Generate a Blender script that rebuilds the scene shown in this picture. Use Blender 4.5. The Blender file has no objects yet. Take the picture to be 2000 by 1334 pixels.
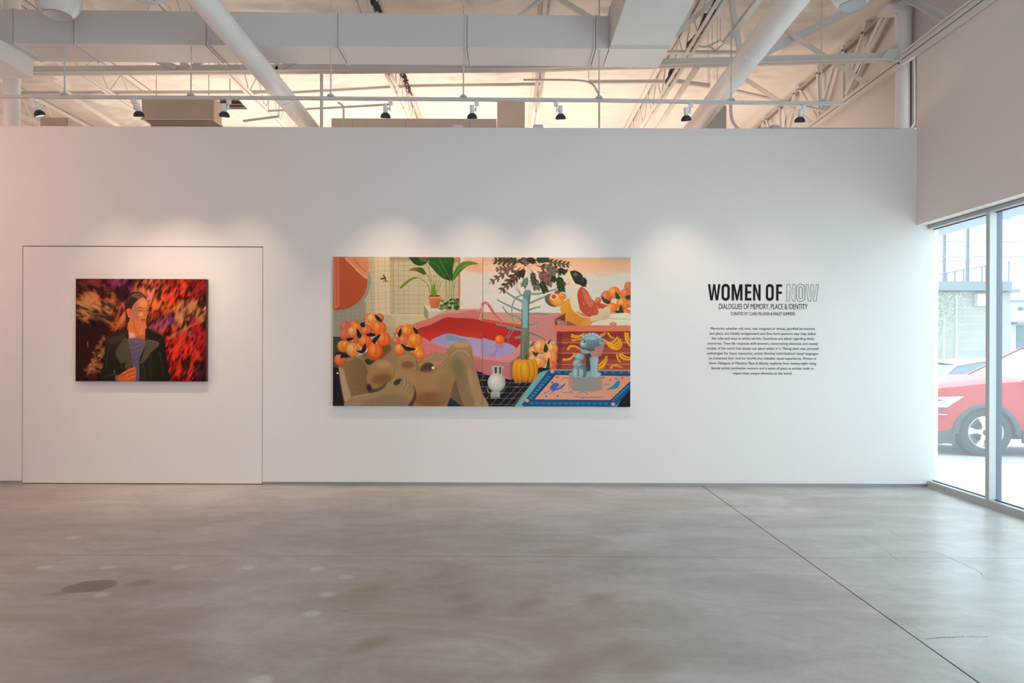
import bpy, bmesh, math, random
import numpy as np
from mathutils import Vector, Matrix, noise

# ------------------------------------------------------------------ camera, sky, sun, lights, exposure
scene = bpy.context.scene
COL = scene.collection
CH = 1.414            # camera height
F = 1333.0            # focal length in pixels of the 2000 px wide frame
VX, VY = 992.0, 679.0 # where the room's depth lines meet
ROLL = math.radians(0.2)
DW = 7.005            # depth of the gallery wall

cam_data = bpy.data.cameras.new('camera')
cam_data.sensor_fit = 'HORIZONTAL'
cam_data.sensor_width = 36.0
cam_data.lens = F / 2000.0 * 36.0
cam_data.shift_x = (1000.0 - VX) / 2000.0
cam_data.shift_y = (VY - 667.0) / 2000.0
cam_data.clip_end = 300
cam = bpy.data.objects.new('camera', cam_data)
COL.objects.link(cam)
cam.matrix_world = Matrix.Translation((0, 0, CH)) @ Matrix.Rotation(math.pi / 2, 4, 'X') @ Matrix.Rotation(ROLL, 4, 'Z')
scene.camera = cam

world = bpy.data.worlds.new('sky')
scene.world = world
world.use_nodes = True
wn = world.node_tree
bg = wn.nodes['Background']
bg.inputs[0].default_value = (0.84, 0.93, 1.0, 1)
bg.inputs[1].default_value = 1.65

def lamp(name, kind, loc, energy, color, rot=(0, 0, 0), **kw):
    d = bpy.data.lights.new(name, kind)
    d.energy = energy
    d.color = color
    for k, v in kw.items():
        setattr(d, k, v)
    o = bpy.data.objects.new(name, d)
    o.location = loc
    o.rotation_euler = rot
    COL.objects.link(o)
    return o

lamp('sun', 'SUN', (0, 0, 20), 3.0, (1.0, 0.96, 0.9), (math.radians(-32), math.radians(-6), 0), angle=0.05)
# warm lights of the rooms behind the partition, shining up at the roof
for i, (x, y, e) in enumerate([(-4.6, 10.8, 38), (-2.0, 11.2, 42), (0.6, 11.0, 34), (2.4, 11.2, 21), (3.5, 11.0, 7)]):
    lamp('back_room_light', 'AREA', (x, y, 2.6), e, (1.0, 0.765, 0.60), (math.pi, 0, 0), size=2.4)
# warm light of the neighbouring bay, out of frame on the left
lamp('left_bay_light', 'AREA', (-7.4, 5.0, 3.4), 36, (1.0, 0.50, 0.34), (0, math.radians(-60), 0), size=1.6)

scene.view_settings.view_transform = 'Standard'
scene.view_settings.look = 'None'
scene.view_settings.gamma = 1.0
scene.view_settings.use_curve_mapping = False
scene.view_settings.exposure = 1.2

# ------------------------------------------------------------------ pixels of the photograph to points of the place
CR, SR = math.cos(ROLL), math.sin(ROLL)

def ray(px, py):
    u, v = px - VX, VY - py
    return Vector(((u * CR - v * SR) / F, 1.0, (u * SR + v * CR) / F))

def P(px, py, d):
    r = ray(px, py)
    return Vector((r.x * d, d, CH + r.z * d))

def PZ(px, py, z):
    r = ray(px, py)
    return P(px, py, (z - CH) / r.z)

def PX(px, py, x):
    r = ray(px, py)
    return P(px, py, x / r.x)

# ------------------------------------------------------------------ materials
def srgb(c):
    return tuple(((x / 255.0) / 12.92 if x / 255.0 <= 0.04045 else ((x / 255.0 + 0.055) / 1.055) ** 2.4) for x in c)

def material(name, color, rough=0.6, metal=0.0, spec=0.5, noise_amt=0.0, noise_scale=6.0, bump=0.0, bump_scale=40.0, coat=0.0):
    m = bpy.data.materials.new(name)
    m.use_nodes = True
    nt = m.node_tree
    b = nt.nodes['Principled BSDF']
    b.inputs['Base Color'].default_value = (*color, 1)
    b.inputs['Roughness'].default_value = rough
    b.inputs['Metallic'].default_value = metal
    b.inputs['Specular IOR Level'].default_value = spec
    b.inputs['Coat Weight'].default_value = coat
    tc = nt.nodes.new('ShaderNodeTexCoord')
    if noise_amt > 0:
        n = nt.nodes.new('ShaderNodeTexNoise')
        n.inputs['Scale'].default_value = noise_scale
        n.inputs['Detail'].default_value = 5
        nt.links.new(tc.outputs['Object'], n.inputs['Vector'])
        r = nt.nodes.new('ShaderNodeValToRGB')
        r.color_ramp.elements[0].position = 0.3
        r.color_ramp.elements[1].position = 0.7
        r.color_ramp.elements[0].color = (*[c * (1 - noise_amt) for c in color], 1)
        r.color_ramp.elements[1].color = (*[min(1, c * (1 + noise_amt)) for c in color], 1)
        nt.links.new(n.outputs[0], r.inputs[0])
        nt.links.new(r.outputs[0], b.inputs['Base Color'])
    if bump > 0:
        n2 = nt.nodes.new('ShaderNodeTexNoise')
        n2.inputs['Scale'].default_value = bump_scale
        n2.inputs['Detail'].default_value = 4
        nt.links.new(tc.outputs['Object'], n2.inputs['Vector'])
        bp = nt.nodes.new('ShaderNodeBump')
        bp.inputs['Strength'].default_value = bump
        bp.inputs['Distance'].default_value = 0.01
        nt.links.new(n2.outputs[0], bp.inputs['Height'])
        nt.links.new(bp.outputs[0], b.inputs['Normal'])
    return m

M = {}
M['wall'] = material('white_wall_paint', (0.81, 0.785, 0.77), 0.75, spec=0.25, noise_amt=0.008, noise_scale=1.3, bump=0.04, bump_scale=220)
M['wall_right'] = material('right_wall_paint', (0.80, 0.76, 0.735), 0.8, spec=0.2, noise_amt=0.01, noise_scale=1.0, bump=0.04, bump_scale=220)
M['gap'] = material('gap_shade', (0.05, 0.04, 0.03), 0.9)
M['reveal'] = material('base_reveal_metal', (0.40, 0.42, 0.44), 0.5, metal=0.3)
M['steel'] = material('painted_steel', (0.74, 0.74, 0.73), 0.5, noise_amt=0.03, noise_scale=3, bump=0.03)
M['steel_grey'] = material('grey_painted_steel', (0.56, 0.56, 0.55), 0.5, noise_amt=0.04, noise_scale=3)
M['strut'] = material('galvanised_strut', (0.62, 0.63, 0.63), 0.4, metal=0.2)
M['slot'] = material('strut_slot', (0.22, 0.22, 0.23), 0.7)
M['duct'] = material('painted_duct', (0.66, 0.65, 0.64), 0.45, noise_amt=0.03, noise_scale=1.5, bump=0.03, bump_scale=6)
M['duct_pipe'] = material('white_round_duct', (0.86, 0.86, 0.86), 0.42, noise_amt=0.02, noise_scale=2, bump=0.04, bump_scale=7)
M['tan'] = material('tan_painted_box', (0.52, 0.44, 0.38), 0.6, noise_amt=0.03)
M['tan_pale'] = material('pale_tan_duct', (0.70, 0.61, 0.55), 0.6, noise_amt=0.03)
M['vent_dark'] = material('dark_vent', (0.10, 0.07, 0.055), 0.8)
M['track'] = material('track_paint', (0.62, 0.62, 0.60), 0.45)
M['lampwhite'] = material('white_lamp_plastic', (0.80, 0.81, 0.82), 0.35)
M['fin'] = material('black_lamp_fins', (0.045, 0.045, 0.055), 0.4)
M['globe'] = material('white_globe', (0.80, 0.80, 0.79), 0.25)
M['globe_in'] = material('globe_opening', (0.50, 0.52, 0.55), 0.5)
M['alu'] = material('grey_window_frame', (0.52, 0.53, 0.53), 0.38, metal=0.25)
M['gasket'] = material('gasket_and_reflection', (0.018, 0.035, 0.09), 0.5)
M['black'] = material('dark_cable', (0.05, 0.05, 0.055), 0.7)
M['canvas_edge'] = material('canvas_edge', (0.62, 0.58, 0.52), 0.8)
M['canvas_dark'] = material('dark_red_canvas_edge', (0.10, 0.02, 0.025), 0.7)
M['letter'] = material('charcoal_vinyl', (0.008, 0.006, 0.007), 0.7, spec=.2)
M['letter2'] = material('grey_vinyl', (0.035, 0.035, 0.042), 0.7, spec=.2)
M['joint'] = material('brown_joint_filler', (0.12, 0.07, 0.045), 0.9)

def emis(name, color, s):
    m = bpy.data.materials.new(name)
    m.use_nodes = True
    b = m.node_tree.nodes['Principled BSDF']
    b.inputs['Base Color'].default_value = (*color, 1)
    b.inputs['Emission Color'].default_value = (*color, 1)
    b.inputs['Emission Strength'].default_value = s
    return m
M['lit'] = emis('lit_lamp_face', (1.0, 0.85, 0.65), 0.5)

def glass_mat(name, tint, haze, haze_col):
    m = bpy.data.materials.new(name)
    m.use_nodes = True
    nt = m.node_tree
    nt.nodes.clear()
    out = nt.nodes.new('ShaderNodeOutputMaterial')
    tr = nt.nodes.new('ShaderNodeBsdfTransparent'); tr.inputs[0].default_value = (*tint, 1)
    gl = nt.nodes.new('ShaderNodeBsdfGlossy'); gl.inputs['Roughness'].default_value = 0.02
    tl = nt.nodes.new('ShaderNodeBsdfTranslucent'); tl.inputs[0].default_value = (*haze_col, 1)  # translucent white imitates the washed-out haze over the view outside
    mx = nt.nodes.new('ShaderNodeMixShader'); mx.inputs[0].default_value = haze
    nt.links.new(tr.outputs[0], mx.inputs[1]); nt.links.new(tl.outputs[0], mx.inputs[2])
    m2 = nt.nodes.new('ShaderNodeMixShader')
    lw = nt.nodes.new('ShaderNodeLayerWeight'); lw.inputs['Blend'].default_value = 0.15
    ml = nt.nodes.new('ShaderNodeMath'); ml.operation = 'MULTIPLY'; ml.inputs[1].default_value = 0.35
    nt.links.new(lw.outputs['Facing'], ml.inputs[0]); nt.links.new(ml.outputs[0], m2.inputs[0])
    nt.links.new(mx.outputs[0], m2.inputs[1]); nt.links.new(gl.outputs[0], m2.inputs[2])
    nt.links.new(m2.outputs[0], out.inputs[0])
    return m
M['pane'] = glass_mat('storefront_glass', (0.88, 0.96, 0.97), 0.055, (0.93, 0.97, 1.0))

# ------------------------------------------------------------------ mesh building
def wloc(o):
    l = Vector((0, 0, 0))
    while o is not None:
        l = l + o.location
        o = o.parent
    return l

class MB:
    def __init__(s):
        s.v = []; s.f = []; s.sm = []
    def add(s, vs, fs, smooth=False):
        n = len(s.v)
        s.v += [tuple(v) for v in vs]
        s.f += [tuple(i + n for i in f) for f in fs]
        s.sm += [smooth] * len(fs)
        return s
    def box(s, a, b):
        x0, y0, z0 = a; x1, y1, z1 = b
        if x0 > x1: x0, x1 = x1, x0
        if y0 > y1: y0, y1 = y1, y0
        if z0 > z1: z0, z1 = z1, z0
        return s.add([(x0, y0, z0), (x1, y0, z0), (x1, y1, z0), (x0, y1, z0), (x0, y0, z1), (x1, y0, z1), (x1, y1, z1), (x0, y1, z1)],
                     [(0, 3, 2, 1), (4, 5, 6, 7), (0, 1, 5, 4), (1, 2, 6, 5), (2, 3, 7, 6), (3, 0, 4, 7)])
    def frame(s, a, b, up=None):
        a = Vector(a); b = Vector(b)
        t = (b - a).normalized()
        up = Vector(up) if up is not None else Vector((0, 0, 1))
        if abs(t.dot(up)) > 0.98:
            up = Vector((0, 1, 0))
        x = t.cross(up).normalized()
        z = x.cross(t).normalized()
        return a, b, x, z
    def bar(s, a, b, w, h, up=None):
        a, b, x, z = s.frame(a, b, up)
        vs = []
        for p in (a, b):
            for i, j in ((-1, -1), (1, -1), (1, 1), (-1, 1)):
                vs.append(p + x * (w / 2 * i) + z * (h / 2 * j))
        return s.add(vs, [(3, 2, 1, 0), (4, 5, 6, 7), (0, 1, 5, 4), (1, 2, 6, 5), (2, 3, 7, 6), (3, 0, 4, 7)])
    def section(s, a, b, prof, up=None):
        """a profile (list of (u, v), closed) swept from a to b"""
        a, b, x, z = s.frame(a, b, up)
        n = len(prof)
        vs = [p + x * u + z * v for p in (a, b) for u, v in prof]
        fs = [(i, (i + 1) % n, n + (i + 1) % n, n + i) for i in range(n)]
        fs += [tuple(range(n - 1, -1, -1)), tuple(range(n, 2 * n))]
        return s.add(vs, fs)
    def tube(s, pts, r, n=12, caps=True):
        pts = [Vector(p) for p in pts]
        rs = r if isinstance(r, (list, tuple)) else [r] * len(pts)
        vs = []; prev = None
        for i, p in enumerate(pts):
            t = (pts[min(i + 1, len(pts) - 1)] - pts[max(i - 1, 0)]).normalized()
            if prev is None:
                up = Vector((0, 0, 1)) if abs(t.z) < 0.95 else Vector((0, 1, 0))
                x = t.cross(up).normalized()
            else:
                x = (prev - t * prev.dot(t)).normalized()
            prev = x
            z = t.cross(x)
            for k in range(n):
                a = 2 * math.pi * k / n
                vs.append(p + x * (math.cos(a) * rs[i]) + z * (math.sin(a) * rs[i]))
        m = len(pts)
        fs = [(i * n + k, i * n + (k + 1) % n, (i + 1) * n + (k + 1) % n, (i + 1) * n + k) for i in range(m - 1) for k in range(n)]
        s.add(vs, fs, True)
        if caps:
            s.add(vs[:n], [tuple(range(n - 1, -1, -1))])
            s.add(vs[-n:], [tuple(range(n))])
        return s
    def lathe(s, c, axis, prof, n=24):
        """prof: (distance along axis, radius)"""
        c = Vector(c); t = Vector(axis).normalized()
        up = Vector((0, 0, 1)) if abs(t.z) < 0.95 else Vector((0, 1, 0))
        x = t.cross(up).normalized(); z = x.cross(t)
        vs = [c + t * h + (x * math.cos(2 * math.pi * k / n) + z * math.sin(2 * math.pi * k / n)) * r for h, r in prof for k in range(n)]
        m = len(prof)
        fs = [(i * n + k, i * n + (k + 1) % n, (i + 1) * n + (k + 1) % n, (i + 1) * n + k) for i in range(m - 1) for k in range(n)]
        return s.add(vs, fs, True)
    def prism(s, poly, y0, y1):
        """poly in (x, z), extruded along y"""
        n = len(poly)
        vs = [(x, y0, z) for x, z in poly] + [(x, y1, z) for x, z in poly]
        fs = [(i, (i + 1) % n, n + (i + 1) % n, n + i) for i in range(n)] + [tuple(range(n - 1, -1, -1)), tuple(range(n, 2 * n))]
        return s.add(vs, fs)
    def build(s, name, mat, parent=None, bevel=0.0, recalc=True):
        if parent is not None:
            base = wloc(parent)
        else:
            a = np.array(s.v)
            base = Vector((float((a[:, 0].min() + a[:, 0].max()) / 2), float((a[:, 1].min() + a[:, 1].max()) / 2), float(a[:, 2].min())))
        me = bpy.data.meshes.new(name)
        me.from_pydata([(v[0] - base.x, v[1] - base.y, v[2] - base.z) for v in s.v], [], s.f)
        me.polygons.foreach_set('use_smooth', s.sm)
        if recalc:
            bm = bmesh.new(); bm.from_mesh(me)
            bmesh.ops.recalc_face_normals(bm, faces=bm.faces)
            if bevel > 0:
                bmesh.ops.remove_doubles(bm, verts=bm.verts, dist=1e-5)
                bmesh.ops.bevel(bm, geom=[e for e in bm.edges if len(e.link_faces) == 2 and e.calc_face_angle() > 0.6], offset=bevel, segments=2, affect='EDGES')
            bm.to_mesh(me); bm.free()
        me.materials.append(mat)
        o = bpy.data.objects.new(name, me)
        COL.objects.link(o)
        if parent is not None:
            o.parent = parent
        else:
            o.location = base
        return o

def tag(o, label=None, cat=None, group=None, kind=None):
    if label: o['label'] = label
    if cat: o['category'] = cat
    if group: o['group'] = group
    if kind: o['kind'] = kind
    return o

def struct(o, label=None):
    return tag(o, label, None, None, 'structure')

def empty(name, loc):
    o = bpy.data.objects.new(name, None)
    o.empty_display_size = 0.1
    o.location = loc
    COL.objects.link(o)
    return o

def smooth_poly(pts, n=6, closed=True):
    out = []; N = len(pts)
    rng = range(N) if closed else range(N - 1)
    for i in rng:
        if closed:
            p0, p1, p2, p3 = pts[i - 1], pts[i], pts[(i + 1) % N], pts[(i + 2) % N]
        else:
            p0, p1, p2, p3 = pts[max(i - 1, 0)], pts[i], pts[i + 1], pts[min(i + 2, N - 1)]
        for k in range(n):
            t = k / n
            out.append(tuple(0.5 * ((2 * b) + (-a + c) * t + (2 * a - 5 * b + 4 * c - d) * t * t + (-a + 3 * b - 3 * c + d) * t ** 3)
                             for a, b, c, d in zip(p0, p1, p2, p3)))
    if not closed:
        out.append(tuple(pts[-1]))
    return out
# ------------------------------------------------------------------ the room
XR = 4.191      # face of the furred right wall above the storefront
XF = 4.31      # inner face of the storefront frame
XO = 4.42      # outer face
ZT = CH + 2.257  # top of the partition
ZH = CH + 1.272  # soffit over the storefront
XL = -8.4
YB = -3.0

# floor: slabs with a filled saw joint between them
def floor_material():
    m = bpy.data.materials.new('polished_concrete')
    m.use_nodes = True
    nt = m.node_tree; N = nt.nodes; L = nt.links
    b = N['Principled BSDF']
    geo = N.new('ShaderNodeNewGeometry')
    def noise_(scale, detail, rough, vec=None, dist=0.0):
        n = N.new('ShaderNodeTexNoise')
        n.inputs['Scale'].default_value = scale; n.inputs['Detail'].default_value = detail
        n.inputs['Roughness'].default_value = rough; n.inputs['Distortion'].default_value = dist
        L.new(vec if vec is not None else geo.outputs['Position'], n.inputs['Vector'])
        return n.outputs[0]
    def ramp(inp, p0, c0, p1, c1):
        r = N.new('ShaderNodeValToRGB')
        r.color_ramp.elements[0].position = p0; r.color_ramp.elements[0].color = (*c0, 1)
        r.color_ramp.elements[1].position = p1; r.color_ramp.elements[1].color = (*c1, 1)
        L.new(inp, r.inputs[0]); return r.outputs[0]
    def mix(kind, fac, a, c):
        x = N.new('ShaderNodeMix'); x.data_type = 'RGBA'; x.blend_type = kind
        if isinstance(fac, float): x.inputs[0].default_value = fac
        else: L.new(fac, x.inputs[0])
        for sock, val in ((x.inputs[6], a), (x.inputs[7], c)):
            if isinstance(val, tuple): sock.default_value = (*val, 1)
            else: L.new(val, sock)
        return x.outputs[2]
    mp = N.new('ShaderNodeMapping'); mp.inputs['Rotation'].default_value = (0, 0, 0.55); mp.inputs['Scale'].default_value = (0.8, 1.7, 1)
    L.new(geo.outputs['Position'], mp.inputs['Vector'])
    base = ramp(noise_(0.55, 6, 0.62), 0.3, (0.43, 0.405, 0.382), 0.72, (0.55, 0.532, 0.52))
    streak = ramp(noise_(1.4, 9, 0.66, mp.outputs[0], 0.7), 0.36, (0.68, 0.63, 0.57), 0.60, (1.03, 1.03, 1.03))
    c = mix('MULTIPLY', 0.8, base, streak)
    fine = ramp(noise_(14, 9, 0.8), 0.34, (0.84, 0.83, 0.82), 0.66, (1.08, 1.08, 1.08))
    c = mix('MULTIPLY', 0.8, c, fine)
    # warm brown scuffs
    mp2 = N.new('ShaderNodeMapping'); mp2.inputs['Rotation'].default_value = (0, 0, 0.9); mp2.inputs['Scale'].default_value = (0.9, 2.2, 1); mp2.inputs['Location'].default_value = (3.3, 1.7, 0)
    L.new(geo.outputs['Position'], mp2.inputs['Vector'])
    sc = ramp(noise_(1.0, 8, 0.64, mp2.outputs[0], 1.0), 0.50, (0, 0, 0), 0.72, (.9, .9, .9))
    c = mix('MIX', sc, c, (0.33, 0.28, 0.225))
    # pale milky patches
    pl = ramp(noise_(0.9, 5, 0.6, mp.outputs[0], 0.4), 0.60, (0, 0, 0), 0.80, (0.58, 0.585, 0.59))
    c = mix('MIX', pl, c, (0.58, 0.585, 0.59))
    # specks of white paint and dark grit
    for sc_, thr, col in ((5.5, 0.028, (0.62, 0.62, 0.60)), (3.4, 0.020, (0.06, 0.055, 0.05))):
        v = N.new('ShaderNodeTexVoronoi'); v.inputs['Scale'].default_value = sc_
        L.new(geo.outputs['Position'], v.inputs['Vector'])
        c = mix('MIX', ramp(v.outputs['Distance'], thr * 0.6, (0.8, 0.8, 0.8), thr, (0, 0, 0)), c, col)
    # stains with shapes of their own: (x, y, rx, ry, angle, colour, amount)
    def spot(px, py, rx, ry, ang, col, amt, soft=0.75):
        nonlocal c
        p = PZ(px, py, 0)
        mm = N.new('ShaderNodeMapping'); mm.vector_type = 'TEXTURE'
        mm.inputs['Location'].default_value = (p.x, p.y, 0); mm.inputs['Rotation'].default_value = (0, 0, ang)
        mm.inputs['Scale'].default_value = (rx, ry, 1)
        L.new(geo.outputs['Position'], mm.inputs['Vector'])
        ln = N.new('ShaderNodeVectorMath'); ln.operation = 'LENGTH'; L.new(mm.outputs[0], ln.inputs[0])
        nz = N.new('ShaderNodeMath'); nz.operation = 'MULTIPLY_ADD'
        L.new(noise_(9, 4, 0.6), nz.inputs[0]); nz.inputs[1].default_value = 0.5; L.new(ln.outputs['Value'], nz.inputs[2])
        hf = N.new('ShaderNodeMath'); hf.operation = 'MULTIPLY'; L.new(nz.outputs[0], hf.inputs[0]); hf.inputs[1].default_value = 0.5
        c = mix('MIX', ramp(hf.outputs[0], (soft + 0.25) / 2, (amt, amt, amt), 0.66, (0, 0, 0)), c, col)
    spot(177, 1145, 0.145, 0.105, 0.3, (0.135, 0.118, 0.11), 0.75, 0.93)
    spot(116, 1159, 0.10, 0.05, 0.3, (0.20, 0.17, 0.13), 0.6, 0.4)
    spot(275, 1138, 0.09, 0.07, 0.2, (0.24, 0.19, 0.13), 0.7, 0.45)
    for (px, py) in ((88, 1108), (212, 1108), (349, 1108), (485, 1108), (620, 1111), (675, 1127), (640, 1161), (198, 1162), (610, 1198), (142, 1050), (512, 1328)):
        spot(px, py, 0.055, 0.05, 0.0, (0.62, 0.63, 0.63), 0.75, 0.55)
    for (px, py, r) in ((720, 1150, .09), (920, 1190, .10), (1030, 1180, .08), (1170, 1170, .09), (1110, 1305, .14), (1210, 1270, .10), (1260, 1300, .12), (730, 1255, .09), (900, 1165, .09)):
        spot(px, py, r * 1.6, r, 0.7, (0.28, 0.23, 0.17), 0.65, 0.3)
    # faint saw cuts running along the wall
    sep = N.new('ShaderNodeSeparateXYZ'); L.new(geo.outputs['Position'], sep.inputs[0])
    for yy, w, amt in ((4.62, 0.006, 0.55), (5.40, 0.006, 0.28)):
        d = N.new('ShaderNodeMath'); d.operation = 'SUBTRACT'; L.new(sep.outputs['Y'], d.inputs[0]); d.inputs[1].default_value = yy
        ab = N.new('ShaderNodeMath'); ab.operation = 'ABSOLUTE'; L.new(d.outputs[0], ab.inputs[0])
        ml = N.new('ShaderNodeMath'); ml.operation = 'MULTIPLY'; L.new(ab.outputs[0], ml.inputs[0]); ml.inputs[1].default_value = 10
        c = mix('MIX', ramp(ml.outputs[0], w * 10 * .5, (amt, amt, amt), w * 14, (0, 0, 0)), c, (0.09, 0.08, 0.07))
    L.new(c, b.inputs['Base Color'])
    rr = N.new('ShaderNodeMapRange'); rr.inputs['To Min'].default_value = 0.285; rr.inputs['To Max'].default_value = 0.36
    L.new(noise_(2.2, 6, 0.6, mp.outputs[0]), rr.inputs[0]); L.new(rr.outputs[0], b.inputs['Roughness'])
    b.inputs['Specular IOR Level'].default_value = 0.7
    bp = N.new('ShaderNodeBump'); bp.inputs['Strength'].default_value = 0.06; bp.inputs['Distance'].default_value = 0.01
    L.new(noise_(14, 6, 0.6), bp.inputs['Height']); L.new(bp.outputs[0], b.inputs['Normal'])
    return m
M['floor'] = floor_material()

xj = PZ(1377, 953, 0).x
floor = struct(MB().box((XL, YB, -0.10), (XO, 14.2, -0.012)).build('floor', M['joint']))
floor['label'] = 'polished grey concrete floor with a brown filled saw joint'
MB().box((XL, YB, -0.0119), (xj - 0.0045, 14.2, 0)).build('slab', M['floor'], floor)
MB().box((xj + 0.0045, YB, -0.0119), (XO - 0.0, 14.2, 0)).build('slab', M['floor'], floor)
# cracks in the right hand slab
def crack(pts, w, seed):
    rnd = random.Random(seed)
    q = [PZ(x, y, 0) for x, y in pts]
    q = [Vector(p) for p in smooth_poly([tuple(p) for p in q], 8, False)]
    mb = MB()
    vs = []
    for i, p in enumerate(q):
        t = (q[min(i + 1, len(q) - 1)] - q[max(i - 1, 0)]).normalized()
        nrm = Vector((-t.y, t.x, 0))
        jit = rnd.uniform(-0.006, 0.006)
        ww = w * rnd.uniform(0.4, 1.0) * (0.3 if i in (0, len(q) - 1) else 1)
        vs += [p + nrm * (jit + ww), p + nrm * (jit - ww)]
    vs = [(v[0], v[1], 0.0006) for v in vs]
    n = len(q)
    low = [(v[0], v[1], 0.0001) for v in vs]
    fs = [(2 * i, 2 * i + 1, 2 * i + 3, 2 * i + 2) for i in range(n - 1)]
    mb.add(vs, fs)
    return mb
for k, (pts, w) in enumerate([([(1806, 1248), (1835, 1246), (1862, 1245), (1880, 1243), (1908, 1244), (1931, 1244)], 0.0022),
                              ([(1660, 1043), (1690, 1051), (1720, 1067), (1752, 1095)], 0.0014),
                              ([(1752, 1096), (1800, 1097), (1860, 1098)], 0.0012),
                              ([(1735, 1035), (1760, 1049), (1782, 1054)], 0.0014),
                              ([(1830, 1079), (1855, 1090), (1905, 1113), (1930, 1131), (1975, 1136)], 0.0014),
                              ([(1770, 1217), (1790, 1228), (1802, 1236)], 0.0012),
                              ([(650, 1188), (680, 1196), (712, 1201)], 0.0013)]):
    crack(pts, w, k).build('floor_crack', M['vent_dark'], floor)

# back wall (the partition) with the opening of a flush pivot door
dxl, dxr = P(43.5, 700, DW).x, P(512.5, 700, DW).x
dzt = P(280, 481.5, DW).z
WT = 0.15
BR = 0.030   # height of the base reveal
wall = MB()
wall.box((XL, DW, BR), (dxl - 0.004, DW + WT, ZT))
wall.box((dxr + 0.004, DW, BR), (XO - 0.002, DW + WT, ZT - 0.0) if False else (XR, DW + WT, ZT))
wall.box((XR, DW, BR), (XO - 0.005, DW + WT, ZH + 0.2))
wall.box((dxl - 0.004, DW, dzt + 0.005), (dxr + 0.004, DW + WT, ZT))
wb = struct(wall.build('wall_back', M['wall']))
wb['label'] = 'white gallery partition wall stopping short of the roof'
struct(MB().box((dxl - 0.02, DW + 0.09, 0.0), (dxr + 0.02, DW + 0.13, dzt + 0.02)).build('trim_1', M['gap']), 'dark backing for the shaded gap around the flush door')  # dark sheet added so the gap's shade comes from its colour
d1 = struct(MB().box((dxl + 0.004, DW + 0.001, 0.008), (dxr - 0.002, DW + 0.06, dzt - 0.004)).build('door_1', M['wall'], None, bevel=0.002), 'large flush white pivot door panel in the partition')
MB().box(P(482, 927, DW - 0.001), P(485, 935, DW + 0.002)).build('latch', M['lampwhite'], d1)
bb = MB()
bb.box((XL, DW + 0.012, 0.0), (dxl - 0.004, DW + 0.03, BR))
bb.box((dxr + 0.004, DW + 0.012, 0.0), (XF + 0.004, DW + 0.03, BR))
struct(bb.build('baseboard_back', M['reveal']), 'recessed grey metal base reveal under the partition')
struct(MB().box((dxr + 0.004, DW - 0.004, BR - 0.004), (XF, DW + 0.0, BR + 0.001)).build('trim_2', M['reveal']), 'thin metal stop bead along the foot of the partition')

# right wall
ZC = CH + 3.03
rw = MB()
rw.box((XR, YB, ZH), (XO, DW, ZC))
wr = struct(rw.build('wall_right', M['wall_right']), 'white wall above the storefront glazing')
struct(MB().box((4.35, YB, ZC), (XO, 14.2, 5.42)).build('wall_right_upper', M['wall_right']), 'recessed upper wall behind the roof truss')
struct(MB().box((4.35, DW + WT + 0.001, -0.1), (XO, 14.2, ZC)).build('wall_right_rear', M['wall']), 'white side wall beyond the partition')
struct(MB().box((XL - 0.12, YB, -0.1), (XL, 14.2, 5.42)).build('wall_left', M['wall']), 'white wall left of the gallery')
struct(MB().box((XL, 14.2, -0.1), (XO, 14.35, 5.42)).build('wall_rear', M['wall']), 'white wall at the far end behind the partition')

struct(MB().box((XL, YB - .15, 2.5), (XO, YB, 5.42)).box((XL, YB - .15, -.1), (-1.2, YB, 2.5)).build('wall_front', M['wall']), 'unseen white wall behind the viewer, opening sized to limit the daylight')  # added unseen wall; its opening holds back daylight from behind the camera
# storefront: bays of glass in a grey metal frame
zs0, zs1 = 0.012, 0.062
zh0 = P(1813, 447.5, DW).z
muls = [P(1932.6, 700, 6.10).y]
y_m1 = 4.31 * F / (1932.6 - VX)         # near edge of the first mullion's inner face
mull_y = [y_m1 - k * 1.52 for k in range(6)]
mw = 0.05
edges = [DW] + mull_y
XG = XF + 0.061
def bay(n, y_far, y_near):
    """y_far: inner end of the bay, y_near: centre line of the mullion nearer the camera"""
    fr = MB()
    head = struct(MB().box((XF, y_near, zh0), (XO, y_far, ZH - 0.006)).build('window_%d' % n, M['alu'], None), 'storefront bay of clear glass in a grey metal frame')
    MB().box((XF - 0.004, y_near, ZH - 0.03), (XF, y_far, ZH - 0.006)).build('head_trim', M['reveal'], head)
    MB().box((XF, y_near, zs0), (XO, y_far, zs1)).build('sill', M['alu'], head, bevel=0.002)
    MB().box((XF - 0.012, y_near, 0.0), (XO, y_far, zs0 + 0.004)).build('flashing', M['steel_grey'], head)
    MB().box((XF, y_near, zs1), (XG, y_near + mw, zh0)).build('mullion', M['alu'], head)
    MB().box((XG, y_near + 0.002, zs1), (XO + 0.005, y_near + mw - 0.002, zh0)).build('mullion_outer', M['gasket'], head)  # navy puts the dark reflection of the glass into the frame colour
    for (z0, z1) in ((zs1, zs1 + 0.008), (zh0 - 0.008, zh0)):
        MB().box((XG - 0.006, y_near + mw, z0), (XG + 0.006, y_far, z1)).build('gasket', M['gasket'], head)
    MB().box((XG - 0.002, y_near + mw, zs1), (XG + 0.002, y_far, zh0)).build('pane', M['pane'], head)
for k in range(6):
    y_far = DW if k == 0 else mull_y[k - 1]
    bay(k + 1, y_far - (0.0005 if k == 0 else 0), mull_y[k])
# sill butt joint seen near the corner
struct(MB().box((XF - 0.0008, P(1847, 955, 6.72).y, zs0), (XF, P(1847, 955, 6.72).y + 0.004, zs1)).build('trim_3', M['slot']), 'butt joint in the storefront sill')

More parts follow.
